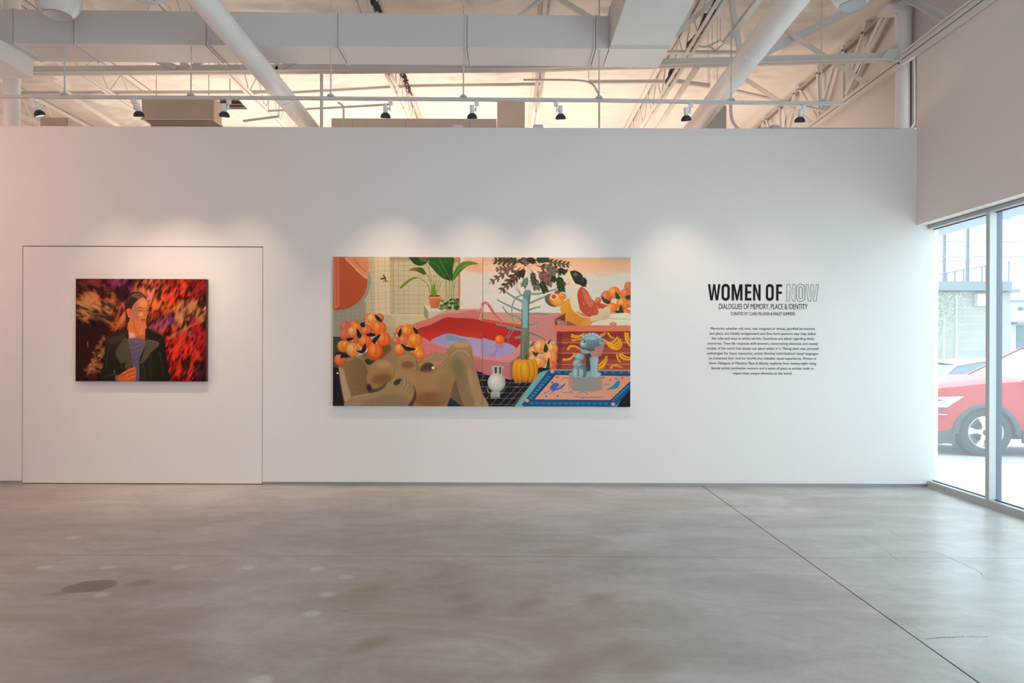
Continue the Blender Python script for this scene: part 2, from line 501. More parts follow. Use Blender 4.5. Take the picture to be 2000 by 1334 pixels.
# roof deck: white fabric-faced insulation sagging between the joists
ZD = CH + 3.93
JX = [-7.45, -5.53, -3.59, -1.54, 0.40, 2.11]
def roof_deck():
    nx, ny = 330, 300
    x0, x1, y0, y1 = XL, 4.35, YB, 14.2
    vs = []
    js = JX + [4.2]
    for j in range(ny + 1):
        # denser where the camera sees it
        t = j / ny
        y = y0 + (6.8 - y0) * (t / 0.2) if t < 0.2 else 6.8 + (y1 - 6.8) * ((t - 0.2) / 0.8)
        for i in range(nx + 1):
            x = x0 + (x1 - x0) * i / nx
            dj = min(abs(x - q) for q in js)
            sx = min(dj / 0.95, 1.0)
            sag = 0.10 * math.sin(sx * math.pi / 2) * (0.55 + 0.45 * abs(math.sin(y * 2.05 + 0.6 * math.sin(x * 1.3))))
            w = noise.noise((x * 0.9, y * 3.2, 1.0)) * 0.05 + noise.noise((x * 3.1 + y * 2.0, y * 5.0 - x * 1.4, 4.0)) * 0.018
            r = 0.022 * (1 - abs(noise.noise((x * 1.6 - y * 1.1, y * 1.9 + x, 9.0)))) ** 6
            w += 0.030 * abs(noise.noise((x * 1.7 + y * .8, y * 6.5 + x * .9, 2.0))) - 0.022 * abs(noise.noise((x * 5.5 - y * 2.5, y * 4.5 + x * 2.2, 7.0)))
            vs.append((x, y, ZD - sag - w * sx * 1.3 - r * sx * 2.2))
    fs = [(j * (nx + 1) + i, j * (nx + 1) + i + 1, (j + 1) * (nx + 1) + i + 1, (j + 1) * (nx + 1) + i) for j in range(ny) for i in range(nx)]
    mb = MB(); mb.add(vs, fs, True)
    return mb.build('ceiling', M['fabric'], None, recalc=False)
M['fabric'] = material('white_roof_fabric', (0.80, 0.775, 0.75), 0.55, noise_amt=0.03, noise_scale=1.2, bump=0.5, bump_scale=7)
cl = struct(roof_deck(), 'white fabric roof insulation sagging between joists')
struct(MB().box((XL, YB, ZD + 0.12), (XO, 14.3, ZD + 0.25)).build('roof', M['steel']), 'roof slab over the insulation')
# ------------------------------------------------------------------ overhead steel, ducts, pipes
M['duct_light'] = material('pale_painted_duct', (0.74, 0.735, 0.72), 0.45, noise_amt=0.02, noise_scale=1.5, bump=0.03, bump_scale=6)
def joist(x, zb, label, y0=2.0, y1=14.1, pitch=0.62, gap=0.028):
    zt = ZD - 0.03
    root = empty('bar_joist', (x, (y0 + y1) / 2, zb))
    tag(root, label, 'joist', 'open web bar joists under the roof')
    for s in (-1, 1):
        c = MB()
        a = 0.042
        prof = [(0, 0), (a, 0), (a, 0.006), (0.006, 0.006), (0.006, a), (0, a)]
        if s < 0: prof = [(-u, v) for u, v in prof]
        c.section((x + s * gap / 2, y0, zb), (x + s * gap / 2, y1, zb), prof)
        c.build('bottom_chord', M['steel'], root)
        c = MB(); c.section((x + s * gap / 2, y0, zt - 0.045), (x + s * gap / 2, y1, zt - 0.045), [(u, 0.045 - v) for u, v in prof])
        c.build('top_chord', M['steel'], root)
    y = y0; k = 0
    while y < y1 - pitch:
        w = MB()
        w.tube([(x, y, zb + 0.02), (x, y + pitch / 2, zt - 0.02)] if k % 2 == 0 else [(x, y, zt - 0.02), (x, y + pitch / 2, zb + 0.02)], 0.010, 6)
        w.build('web_rod', M['steel'], root)
        y += pitch / 2; k += 1
    return root
ZJ = CH + 3.5
jl = ['white bar joist over the round white post, leftmost of the row',
      'bar joist passing above the small tan box on the partition',
      'bar joist passing beside the tan hanging cabinet above the partition',
      'bar joist above the track light over the left half of the diptych',
      'bar joist above the middle of the diptych, with conduit fixed to it',
      'bar joist with dark strands for the insulation gap along it beside the wide supply duct']
for x, l in zip(JX, jl):
    joist(x, ZJ if x < 0 else ZJ - 0.05, l)

def thing_mesh(mb, name, mat, label, cat, group=None, bevel=0.0):
    return tag(mb.build(name, mat, None, bevel), label, cat, group)

# round steel posts behind the partition
def post(px, label, d=7.37, r=0.0785):
    c = P(px, 200, d)
    root = empty('round_post', (c.x, d, 0.0))
    tag(root, label, 'post', 'round steel posts behind the partition')
    MB().tube([(c.x, d, 0.02), (c.x, d, ZD - 0.2)], r, 32).build('shaft', M['duct_pipe'], root)
    MB().box((c.x - .082, d - .10, 0.0), (c.x + .082, d + .10, 0.02)).build('base_plate', M['steel'], root)
    return root, c
pl, pcl = post(23, 'round white steel post behind the partition at its left end')
pr, pcr = post(1764, 'round white steel post in the corner above the right end of the partition')
# brackets on the right post
for s in (-1, 1):
    MB().prism([(pcr.x + s * .08, P(0, 26, 7.37).z), (pcr.x + s * .16, P(0, 6, 7.37).z), (pcr.x + s * .16, ZD - .2), (pcr.x + s * .08, ZD - .2)], 7.36, 7.38).build('gusset', M['steel'], pr)
MB().box((pcr.x - .24, 7.28, P(0, 14, 7.3).z), (pcr.x + 0.02, 7.46, P(0, 6, 7.3).z)).build('cap_plate', M['steel'], pr)

# bottom chord of the girder truss spanning between the posts, with web members
gt = empty('girder_truss', (0, 7.37, CH + 3.0)); tag(gt, 'long white girder truss spanning between the two round posts', 'truss')
def chord(a, b, name='bottom_chord'):
    c = MB()
    for s in (-1, 1):
        prof = [(0, -.04), (.05, -.04), (.05, -.033), (.007, -.033), (.007, .04), (0, .04)]
        prof = [(s * (u + .008), v) for u, v in prof]
        c.section(a, b, prof)
    return c.build(name, M['steel'], gt)
chord(P(38, 137.5, 7.37), P(1000, 130.5, 7.37))
chord(P(1000, 130.5, 7.37), P(1752, 110.5, 7.37))
def web(p0, p1, w=0.05, name='web_member', d=7.37, m=None, root=None, h=0.05, d2=None):
    MB().bar(P(*p0, d), P(*p1, d if d2 is None else d2), w, h, up=(0, 1, 0)).build(name, m or M['steel'], root or gt)
web((1066, 128), (1066, -15)); web((893, 128), (1062, -6), .035); web((1296, 124), (1086, -6), .05)
web((1448, 118), (1426, -12), .05); web((1450, 124), (1702, 0), .075)
web((1255, 124), (1400, -4), .045)
web((360, 133), (360, 60), .07); web((345, 133), (258, 98), .06, d=7.355, h=.03); web((376, 133), (470, 60), .06, d=7.385, h=.03)
web((541, 140), (541, 60), .035); web((541, 138), (620, 95), .06)
web((1700, 112), (1752, 88), .03, 'stiffener')
MB().prism([(P(1722, 110, 7.33).x, P(1722, 113, 7.33).z), (P(1758, 110, 7.33).x, P(1758, 124, 7.33).z), (P(1758, 96, 7.33).x, P(1758, 95, 7.33).z), (P(1735, 96, 7.33).x, P(1735, 96, 7.33).z)], 7.325, 7.337).build('gusset_plate', M['steel'], gt)

# angle braces
def brace(a, b, w, label, m=None):
    c = MB(); c.section(a, b, [(-w / 2, 0), (w / 2, 0), (w / 2, .006), (-w / 2 + .006, .006), (-w / 2 + .006, w * .9), (-w / 2, w * .9)])
    return thing_mesh(c, 'angle_brace', m or M['steel'], label, 'brace', 'angle braces near the right wall')
XC = 4.16
brace(P(1497, 36, 7.05), PX(1694, 165, XC), .07, 'angle brace running down behind the right round duct to the wall strut')
brace(P(1440, 145, 8.4), PX(1584, 239, XC), .075, 'angle brace ending on the wall strut just above the partition')
brace(P(1430, 177, 8.9), PX(1609, 218, XC), .045, 'thin angle brace meeting the wall strut behind the last track light')
brace(P(1757, -6, 7.25), PX(1845, 43, XC), .075, 'short angle brace from the corner post to the near wall strut')
# J-lines seen as broad rails on the left
brace(PZ(66, 143, CH + 3.3), PZ(236, 250, CH + 3.3), .085, 'broad drilled angle rail beside the small tan box, left end')

# wall strut (two runs, in front of the post)
def strut(a, b, label, w=0.045, h=0.105, name='wall_strut', side=-1):
    root = empty(name, tuple((Vector(a) + Vector(b)) / 2)); tag(root, label, 'strut', 'slotted struts along the right wall' if name == 'wall_strut' else None)
    a = Vector(a); b = Vector(b)
    up = Vector((0, 0, 1))
    MB().bar(a + up * h * .28, b + up * h * .28, w, h * .42).build('upper_rail', M['steel'], root)
    MB().bar(a, b, w * .6, h * .2).build('slot', M['slot'], root)
    MB().bar(a - up * h * .28, b - up * h * .28, w, h * .40).build('lower_rail', M['steel'], root)
    return root
zs = CH + 3.05
strut((XC - .0, -1.0, zs), (XC - .0, 7.22, zs), 'slotted strut rail along the top of the right wall, in front of the post')
strut((XC - .0, 7.28, zs), (XC - .0, 14.0, zs), 'slotted strut rail running on behind the partition beyond the post')
cd = MB().tube([(XC - .03, -1, zs + .075), (XC - .03, 6.55, zs + .075), (XC - .03, 6.95, zs + .065), (XC - .05, 7.13, zs + .05)], .011, 8)
thing_mesh(cd, 'electrical_conduit', M['steel'], 'thin conduit clipped above the near wall strut', 'conduit', 'thin conduits')

# truss on the exterior wall beyond the partition: members lie on the plane x = 4.27
wt = empty('wall_truss', (4.26, 9.5, CH + 3.1)); tag(wt, 'white truss against the right wall beyond the partition', 'truss')
def wm(p0, p1, w=.04, name='web_member', m=None, x=4.27):
    MB().bar(PX(*p0, x), PX(*p1, x), w, .03, up=(1, 0, 0)).build(name, m or M['steel'], wt)
wm((1733, 14), (1652, 186), .075); wm((1745, 12), (1672, 150), .045)
wm((1692, 44), (1665, 134), .045); wm((1647, 90), (1647, 192), .05); wm((1629, 128), (1604, 216), .05)
wm((1597, 130), (1600, 228), .045); wm((1558, 168), (1597, 232), .035); wm((1556, 170), (1532, 252), .04)
wm((1523, 206), (1524, 256), .03); wm((1542, 206), (1533, 256), .03)
wm((1495, 228), (1505, 258), .03); wm((1493, 228), (1486, 258), .03)
MB().bar((4.27, 7.0, ZD - .12), (4.27, 14, ZD - .12), .03, .022).build('top_chord', M['tan'], wt)
MB().bar((4.29, 7.0, ZD - .145), (4.29, 14, ZD - .145), .03, .014).build('chord_edge', M['slot'], wt)

# corner conduit with a bend running along the top of the partition
pts = [P(1784.5, 112, 6.95 + .18), P(1784.5, 170, 7.13), P(1784.5, 236, 7.13), P(1782, 245, 7.13), P(1777, 250.5, 7.13), P(1765, 252, 7.13), P(1500, 251.5, 7.13)]
q = [Vector(p) for p in pts]
for v in q: v.z = max(v.z, ZT + 0.014)
thing_mesh(MB().tube([tuple(v) for v in smooth_poly([tuple(v) for v in q], 5, False)], .0125, 10), 'electrical_conduit', M['steel_grey'], 'conduit dropping in the corner beside the post and bending along the partition top', 'conduit', 'thin conduits')
thing_mesh(MB().tube([P(1779, 120, 7.2), P(1779, 252, 7.2)], .009, 8), 'black_cable', M['black'], 'thin dark cable hanging in the corner behind the bent conduit', 'cable')

# rectangular duct across the view, slightly out of level
def duct_box(name, c8, label, cat, seams, seam_ax, root_loc, m=None):
    root = empty(name, root_loc); tag(root, label, cat)
    mb = MB(); mb.add(c8, [(0, 3, 2, 1), (4, 5, 6, 7), (0, 1, 5, 4), (1, 2, 6, 5), (2, 3, 7, 6), (3, 0, 4, 7)])
    mb.build('casing', m or M['duct'], root)
    return root
zb = CH + 2.70
def crossduct():
    # near bottom edge from (0,84) to (1187,95); far bottom edge y 119 -> 130
    dn, df, h = 6.11, 6.50, 0.285
    xa, xb = P(-30, 84, dn).x, 0.895
    def zline(x): # bottom height along the duct
        pa, pb = P(0, 84, dn), P(1187, 95, dn)
        t = (x - pa.x) / (pb.x - pa.x); return pa.z + (pb.z - pa.z) * t
    def ztop(x):
        pa, pb = P(0, 18, dn), P(1187, 31, dn)
        t = (x - pa.x) / (pb.x - pa.x); return pa.z + (pb.z - pa.z) * t
    xs = [-6.5, P(27, 50, dn).x, P(145, 50, dn).x, P(404, 50, dn).x, P(660, 50, dn).x, P(912, 50, dn).x, P(1163, 50, dn).x, xb]
    root = empty('cross_duct', (0, 6.3, zline(0))); tag(root, 'long rectangular painted duct running across the gallery ceiling', 'duct')
    for i in range(len(xs) - 1):
        a, b = xs[i] + .0015, xs[i + 1] - .0015
        dnl = 0.0
        mb = MB(); vs = []
        for (zf) in (zline, ztop):
            vs += [(a, dn, zf(a)), (b, dn, zf(b)), (b, df, zf(b)), (a, df, zf(a))]
        mb.add(vs, [(0, 3, 2, 1), (4, 5, 6, 7), (0, 1, 5, 4), (1, 2, 6, 5), (2, 3, 7, 6), (3, 0, 4, 7)])
        mb.build('duct_section', M['duct'], root)
    for x in xs[1:-1]:
        z0, z1 = zline(x), ztop(x)
        for s, w in ((-1, .012), (1, .012)):
            f = MB(); xx = x + s * .013
            f.box((xx - .006, dn - .010, z0 - .010), (xx + .006, dn, z1 + .006)); f.box((xx - .006, dn, z0 - .010), (xx + .006, df, z0))
            f.build('flange', M['duct'], root)
    return zline
zl = crossduct()
# wide supply duct running towards the camera (right), and lowered trunk (left)
def runduct(x0, x1, z0, z1, y0, y1, label, sy):
    root = empty('supply_duct', ((x0 + x1) / 2, y1, z0)); tag(root, label, 'duct')
    ys = [y0] + sy + [y1]
    for i in range(len(ys) - 1):
        MB().box((x0, ys[i] + .002, z0), (x1, ys[i + 1] - .002, z1)).build('duct_section', M['duct_light'], root)
    for y in sy:
        for s in (-1, 1):
            f = MB(); f.box((x0 - .008, y + s * .014 - .005, z0 - .009), (x1 + .008, y + s * .014 + .005, z0)); f.box((x0 - .008, y + s * .014 - .005, z0), (x0, y + s * .014 + .005, z1))
            f.build('flange', M['duct'], root)
    return root
M['duct_light'] = material('pale_painted_duct', (0.74, 0.735, 0.72), 0.45, noise_amt=0.02, noise_scale=1.5, bump=0.03, bump_scale=6)
zr = zl(0.9)
kk = (zr - CH)
runduct(0.90, kk * (1354 - VX) / 679.0, zr, zr + .36, 2.0, 6.52, 'wide pale supply duct coming forward at the right end of the cross duct', [3.0, 4.5, kk * F / (VY - 91)])
zL = P(62, 153, 6.46).z
runduct(-6.2, -4.50, zL, zl(-4.5) - .001, 2.0, 6.46, 'deep white trunk duct under the left end of the cross duct', [3.4, 4.9])

# round ducts running from above the camera over the partition
def roundduct(p0, p1, zc, r, joints, label):
    a = PZ(*p0, zc); b = PZ(*p1, zc)
    d = (b - a).normalized()
    a2 = a - d * 3.5; b2 = b + d * 3.0
    root = empty('round_duct', (b.x, b.y, zc - r)); tag(root, label, 'duct', None)
    ts = [0.0] + sorted(joints) + [1.0]
    L = (b2 - a2).length
    last = a2
    for j in joints + [None]:
        e = PZ(*j, zc) if j else b2
        e = a2 + d * ((e - a2).dot(d))
        MB().tube([last, e - d * .003], r, 40).build('pipe_section', M['duct_pipe'], root)
        if j: MB().tube([e - d * .02, e + d * .02], r + .004, 40).build('joint_band', M['duct_pipe'], root)
        last = e
    return root
roundduct((397, 0), (602, 245), CH + 2.55, .094, [(571, 188)], 'white round duct slanting down across the cross duct, left of centre')
roundduct((1548, 0), (1354, 252), CH + 2.60, .105, [(1474, 97)], 'white round duct slanting down toward the right track light')

# globe lamps
def globe(px, py, label, rpx=41):
    c = P(px, py, 5.7); r = rpx / F * 5.7
    root = empty('globe_lamp', (c.x, c.y, c.z - r)); tag(root, label, 'lamp', 'white globe lamps')
    n = 20; cut = 0.80
    prof = [(-r * math.cos(math.pi * k / n), r * math.sin(math.pi * k / n)) for k in range(n + 1)]
    prof = [(h, q) for h, q in prof if h > -r * cut]
    q0 = r * math.sqrt(1 - cut * cut)
    MB().lathe(c, (0, 0, 1), [(-r * cut, q0)] + prof, 40).build('globe', M['globe'], root)
    MB().lathe(c, (0, 0, 1), [(-r * cut + .012, 0.0005), (-r * cut + .004, q0 * .93), (-r * cut - .004, q0)], 40).build('opening_disc', M['globe_in'], root)
    MB().tube([(c.x, c.y, c.z + r * .96), (c.x, c.y, ZD - .1)], .01, 10).build('hanger_rod', M['steel'], root)
globe(113, -3, 'white globe lamp hanging above the left part of the gallery')
globe(1665, -22, 'white globe lamp hanging above the angle braces near the corner post')

# lighting track with rods and heads
DT = 6.15
tr = empty('lighting_track', (0, DT, P(900, 193, DT).z)); tag(tr, 'long grey lighting track hung in front of the partition', 'track')
tk = [(-40, 188.6), (500, 191.3), (1170, 196), (1450, 200.5), (1645, 202)]
for i in range(len(tk) - 1):
    a, b = P(*tk[i], DT), P(*tk[i + 1], DT)
    d = (b - a).normalized() * .0008
    MB().bar(a + d, b - d, .034, .026).build('track_section', M['track'], tr)
def ty(px):
    for i in range(len(tk) - 1):
        if tk[i][0] <= px <= tk[i + 1][0]:
            t = (px - tk[i][0]) / (tk[i + 1][0] - tk[i][0]); return tk[i][1] + t * (tk[i + 1][1] - tk[i][1])
for px in (126, 373, 646, 905, 1170, 1428, 1604):
    y = ty(px); a = P(px, y - 3, DT)
    MB().tube([(a.x, DT, a.z), (a.x, DT, ZD - .08)], .0065, 10).build('hanger_rod', M['track'], tr)
    MB().lathe((a.x, DT, a.z), (0, 0, 1), [(0, .034), (.012, .034), (.030, .012), (.030, 0.001)], 22).build('rod_mount', M['track'], tr)

def head(px, off, label, tilt=24, yaw=0, energy=22):
    """px: centre of the lamp, off: adapter offset in pixels"""
    y = ty(px)
    base = P(px, y + 3, DT)
    adp = P(px + off, y + 3, DT)
    sgn = 1 if off > 0 else -1
    root = empty('track_light', (base.x, DT, base.z - .17)); tag(root, label, 'track light', 'track lights on the lighting track')
    MB().box((adp.x - .018, DT - .014, adp.z - .042), (adp.x + .018, DT + .014, adp.z)).build('adapter', M['lampwhite'], root, bevel=.002)
    ax = Vector((math.sin(math.radians(yaw)), math.sin(math.radians(tilt)), -math.cos(math.radians(tilt)))).normalized()
    piv = Vector((base.x, DT, base.z - .075))
    MB().bar((adp.x - sgn * .006, DT, adp.z - .035), (adp.x - sgn * .006, DT, piv.z - .02), .010, .022, up=(0, 1, 0)).build('arm', M['lampwhite'], root)
    MB().bar((adp.x - sgn * .006, DT, piv.z), piv, .016, .016).build('knuckle', M['lampwhite'], root)
    s0 = piv - ax * .038
    MB().lathe(s0, ax, [(0, .001), (0, .018), (.004, .0205), (.072, .0205), (.072, .001)], 20).build('socket', M['lampwhite'], root)
    # finned reflector lamp
    f0 = s0 + ax * .070
    body = MB().lathe(f0, ax, [(0, .001), (0, .020), (.010, .030), (.024, .038), (.040, .0425), (.046, .0430), (.050, .040), (.050, .036)], 28).build('lamp_body', M['fin'], root)
    fins = MB()
    x = ax.cross(Vector((1, 0, 0.01))).normalized(); z = ax.cross(x)
    for k in range(20):
        a = 2 * math.pi * k / 20
        rd = x * math.cos(a) + z * math.sin(a); tg = ax.cross(rd) * .0014
        pr_ = [(.002, .020), (.012, .034), (.026, .043), (.046, .0475), (.046, .040), (.024, .036), (.010, .028)]
        vs = [f0 + ax * h + rd * r + tg for h, r in pr_] + [f0 + ax * h + rd * r - tg for h, r in pr_]
        n = len(pr_)
        fins.add(vs, [tuple(range(n)), tuple(range(2 * n - 1, n - 1, -1))] + [(i, (i + 1) % n, n + (i + 1) % n, n + i) for i in range(n)])
    fins.build('fin_ring', M['fin'], root)
    MB().lathe(f0, ax, [(.0485, .001), (.0485, .0365)], 28).build('lens', M['lit'], root)
    lp = f0 + ax * .075
    o = lamp('track_spot', 'SPOT', lp, energy, (1.0, 0.76, 0.55), (0, 0, 0), spot_size=math.radians(66), spot_blend=1.0, shadow_soft_size=0.014)
    o.rotation_euler = ax.to_track_quat('-Z', 'Y').to_euler()
    o.parent = root; o.location = lp - root.location
    return root
head(71, -7, 'tilted black-finned track light in front of the left round post', 17, 14, 22)
head(269, -8, 'black-finned track light beside the tan hanging cabinet, aimed at the portrait', 18, 0, 35)
head(438, 9, 'black-finned track light in front of the louvred vent', 18, -6, 22)
head(753, 10, 'black-finned track light above the left half of the diptych', 18, -3, 29)
head(922, 9, 'black-finned track light above the seam of the diptych', 18, 0, 26)
head(1095, -9, 'black-finned track light above the right half of the diptych', 18, 2, 29)
head(1340, 9, 'black-finned track light in front of the right round duct', 18, 6, 25)
head(1564, 7, 'black-finned track light nearest the wall strut, last on the track', 18, 0, 8)

# other things over the rooms behind
c = empty('hanging_cabinet', P(350, 243, 9.0)); tag(c, 'tan box cabinet hanging behind the partition with a dark open underside', 'cabinet')
a, b = P(277, 190, 8.6), P(418, 234, 8.6)
MB().box((a.x, 8.6, b.z), (b.x, 8.83, a.z)).build('casing', M['tan'], c)
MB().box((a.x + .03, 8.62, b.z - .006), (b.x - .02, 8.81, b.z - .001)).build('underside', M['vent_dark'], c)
fr = MB(); fr.box((a.x - .008, 8.59, b.z - .004), (b.x + .008, 8.60, b.z + .012)); fr.box((b.x, 8.6, b.z - .004), (b.x + .008, 8.84, b.z + .012)); fr.box((a.x - .01, 8.83, b.z - .03), (b.x + .012, 8.84, b.z))
fr.build('rim', M['tan'], c)
for x_ in (a.x + .12, b.x - .12):
    MB().tube([(x_, 8.72, a.z - .01), (x_, 8.72, ZD - .05)], .006, 6).build('hanger_rod', M['steel'], c)
v = empty('louvred_vent', P(455, 205, 9.8)); tag(v, 'dark louvred vent behind the hanging cabinet', 'vent')
for k in range(4):
    p = P(430, 197 + 4.5 * k, 9.8); p2 = P(468 + 4 * k, 197 + 4.5 * k, 9.8)
    MB().bar(p, p2, .10, .012).build('louvre', M['vent_dark'] if k % 2 else M['tan'], v)
MB().tube([P(449, 214, 9.8), (P(449, 214, 9.8).x, 9.8, ZD - .05)], .012, 6).build('hanger_rod', M['steel'], v)
def crate(name, x0, y0, x1, y1, d, dep, mat, label, cat='box', g=None, z0=0.0):
    a, b = P(x0, y0, d), P(x1, y1, d)
    r = MB().box((a.x, d, z0), (b.x, d + dep, a.z)).build(name, mat, None, bevel=.008)
    return tag(r, label, cat, g)
crate('tan_box', 78, 229, 132, 250, 8.2, .5, M['tan'], 'small tan box just above the partition beside the left post')
root = empty('low_duct', P(800, 240, 8.8)); tag(root, 'long tan duct just clearing the top of the partition behind the diptych lights', 'duct')
a0, b0 = P(647, 231, 8.8), P(970, 231, 8.8)
xs = [a0.x, P(690, 0, 8.8).x, P(793, 0, 8.8).x, P(918, 0, 8.8).x, b0.x]
for i in range(4):
    MB().box((xs[i] + .002, 8.8, ZT - .3), (xs[i + 1] - .002, 9.3, a0.z)).build('duct_section', M['tan_pale'], root)
crate('tan_plenum', 971, 197, 1025, 250, 9.4, .5, M['tan_pale'], 'pinkish tan plenum box behind the track light over the diptych seam')
crate('grey_cabinet', 1374, 205, 1419, 250, 8.6, .35, M['steel_grey'], 'grey ribbed box behind the right round duct')
crate('grey_ballast_box', 1482, 248, 1504, 254, 7.04, .09, M['steel_grey'], 'flat grey ballast box on the partition top below the last track light', z0=ZT)
crate('grey_junction_box', 1506, 243.5, 1523, 254, 7.04, .09, M['steel_grey'], 'square grey junction box beside the flat ballast box', z0=ZT)
crate('white_emitter', 883, 243.5, 904, 250, 7.05, .08, M['duct_light'], 'small white slotted emitter box on the partition top left of the diptych seam', 'box', z0=ZT)
crate('white_emitter', 1041, 242.5, 1061, 251, 7.05, .08, M['duct_light'], 'small white slotted emitter box on the partition top above the diptych right half', 'box', z0=ZT)

def pipe(pts, r, label, name='sprinkler_pipe', cat='pipe', m=None, g='thin pipes under the roof', sm=1, hang=()):
    pts = [tuple(p) for p in pts]
    if sm > 1: pts = smooth_poly(pts, sm, False)
    mb = MB().tube(pts, r, 10)
    for k in hang:
        q = pts[k]; mb.tube([(q[0], q[1], q[2]), (q[0], q[1], ZD - .04)], .005, 6)
    return thing_mesh(mb, name, m or M['steel'], label, cat, g)
pipe([P(628, 130, 7.9), P(628, 262, 7.9)], .019, 'vertical white pipe rising behind the partition beside the left round duct')
pipe([P(40, 182, 9.6), P(560, 180, 9.6)], .03, 'horizontal pipe far behind the track at the left')
pipe([P(524, 217, 9.0), P(640, 211, 8.9), P(760, 204, 8.8)], .014, 'thin pipe crossing behind the vertical white pipe', hang=(0,))
pipe([P(475, 236.5, 8.6), P(545, 227.5, 8.6)], .016, 'short tilted pipe end behind the partition right of the cabinet', hang=(1,))
pipe([P(570, 181, 9.4), P(800, 168, 9.4), P(1060, 164, 9.4)], .022, 'long thin pipe rising across the bays behind the diptych lights')
pipe([P(1022, 156, 8.6), P(1090, 156, 8.6), P(1135, 157.5, 8.6), P(1155, 163, 8.6), P(1165, 176, 8.6), P(1170, 194, 8.6), P(1170, 262, 8.6)], .013, 'conduit that bends down beside the rod right of the diptych middle', sm=4)
pipe([P(1150, 160, 9.3), P(1325, 159, 9.3)], .028, 'straight pipe under the fabric left of the strut rails', hang=(0,))
pipe([P(1325, 159, 9.3), P(1386, 168, 9.3)], .034, 'short perforated strut stepping down behind the right round duct', hang=(1,))
pipe([P(1427, 200, 7.6), P(1428, 226, 7.6), P(1433, 241, 7.6), P(1446, 255, 7.6), P(1470, 262, 7.6)], .017, 'pipe curving down beside the grey ribbed box', sm=4, hang=(0,))
pipe([P(660, 200, 8.3), P(669, 206, 8.3), P(671, 216, 8.3), P(671, 258, 8.3)], .012, 'small bent conduit right of the vertical white pipe', sm=4)
pipe([P(1364, 90, 8.0), P(1377, 92, 8.0), P(1386, 88, 8.0), P(1400, 82, 8.0), P(1407, 78, 8.0), P(1414, 85, 8.0), P(1398, 98, 8.0), P(1384, 90, 8.0)], .011, 'kinked sprinkler fitting between the strut rails', hang=(4,))
for i, (a_, b_, l_) in enumerate([((1480, 0), (1417, 82), 'slotted strut rail rising left of the right round duct'), ((1362, 130), (1281, 254), 'white slotted strut rail dropping behind the eighth rod gap to the partition')]):
    p0, p1 = PZ(*a_, CH + 3.3), PZ(*b_, CH + 3.3)
    if i == 0: p0 = p0 - (p1 - p0) * 1.2
    r = strut(p0, p1, ['slotted strut rail rising left of the right round duct', 'white slotted strut rail sloping down to the partition left of the right round duct'][i], .055, .05, 'roof_strut')
brace(P(1245, 104, 8.0), P(1440, 104.5, 8.0), .05, 'horizontal perforated angle above the girder truss chord')
# added dark strands, imitating dark gaps in the insulation along joists
def bundle(pts, z, label, n=5, r=.009, seed=1):
    rnd = random.Random(seed)
    root_p = PZ(*pts[-1], z)
    root = empty('dark_strands', root_p); tag(root, label, 'strands', None)
    q = [PZ(*p, z) for p in pts]
    for k in range(n):
        line = []
        for i in range(len(q) - 1):
            for t in range(6):
                p = q[i].lerp(q[i + 1], t / 6)
                line.append(p + Vector((rnd.uniform(-.028, .028), 0, rnd.uniform(-.03, .05))))
        MB().tube(smooth_poly([tuple(p) for p in line], 2, False), r, 6).build('cable', M['black'], root)
bundle([(1398, 6), (1366, 60), (1340, 103)], CH + 3.5, 'dark strands imitating the insulation gap along the joist beside the wide supply duct', 6, .011, 3)
bundle([(1322, 131), (1312, 146), (1302, 168)], CH + 3.5, 'short dark strands imitating the insulation gap below the girder chord', 5, .012, 5)
bundle([(785, 141), (793, 158), (803, 189)], CH + 3.5, 'short dark strands added for dark spots by the joist over the diptych left half', 3, .010, 8)
bundle([(729, 0), (735, 12), (741, 22)], CH + 3.5, 'dark strands at the top above the cross duct', 3, .012, 9)
for k, (px, y0, y1) in enumerate([(1391, 20, 104), (1383, 126, 166), (1401, 126, 180)]):
    pipe([P(px, -60, 7.7), P(px, y1, 7.7)], .003, ['thin hanger wire above the girder chord', 'thin hanger wire below the girder chord', 'second thin hanger wire below the girder chord, nearer the round duct'][k], 'hanger_wire', 'wire', M['steel_grey'], 'thin hanger wires')

cl_ = MB()
for pts in ([(262, -3), (279, 2), (290, 5), (304, 6), (311, 4), (320, -3)],): cl_.tube([P(*p, 6.05) for p in pts], .016, 8)
cl_.tube([P(289, 5, 6.05), P(291, 22, 6.12)], .008, 8); cl_.tube([P(318, 1, 6.1), P(335, 19, 6.13)], .006, 6); cl_.tube([P(289, 5, 6.05), P(289, -60, 6.05)], .008, 6)
thing_mesh(cl_, 'duct_hanger', M['duct_pipe'], 'white bracket hanger over the cross duct right of the globe lamp', 'hanger')
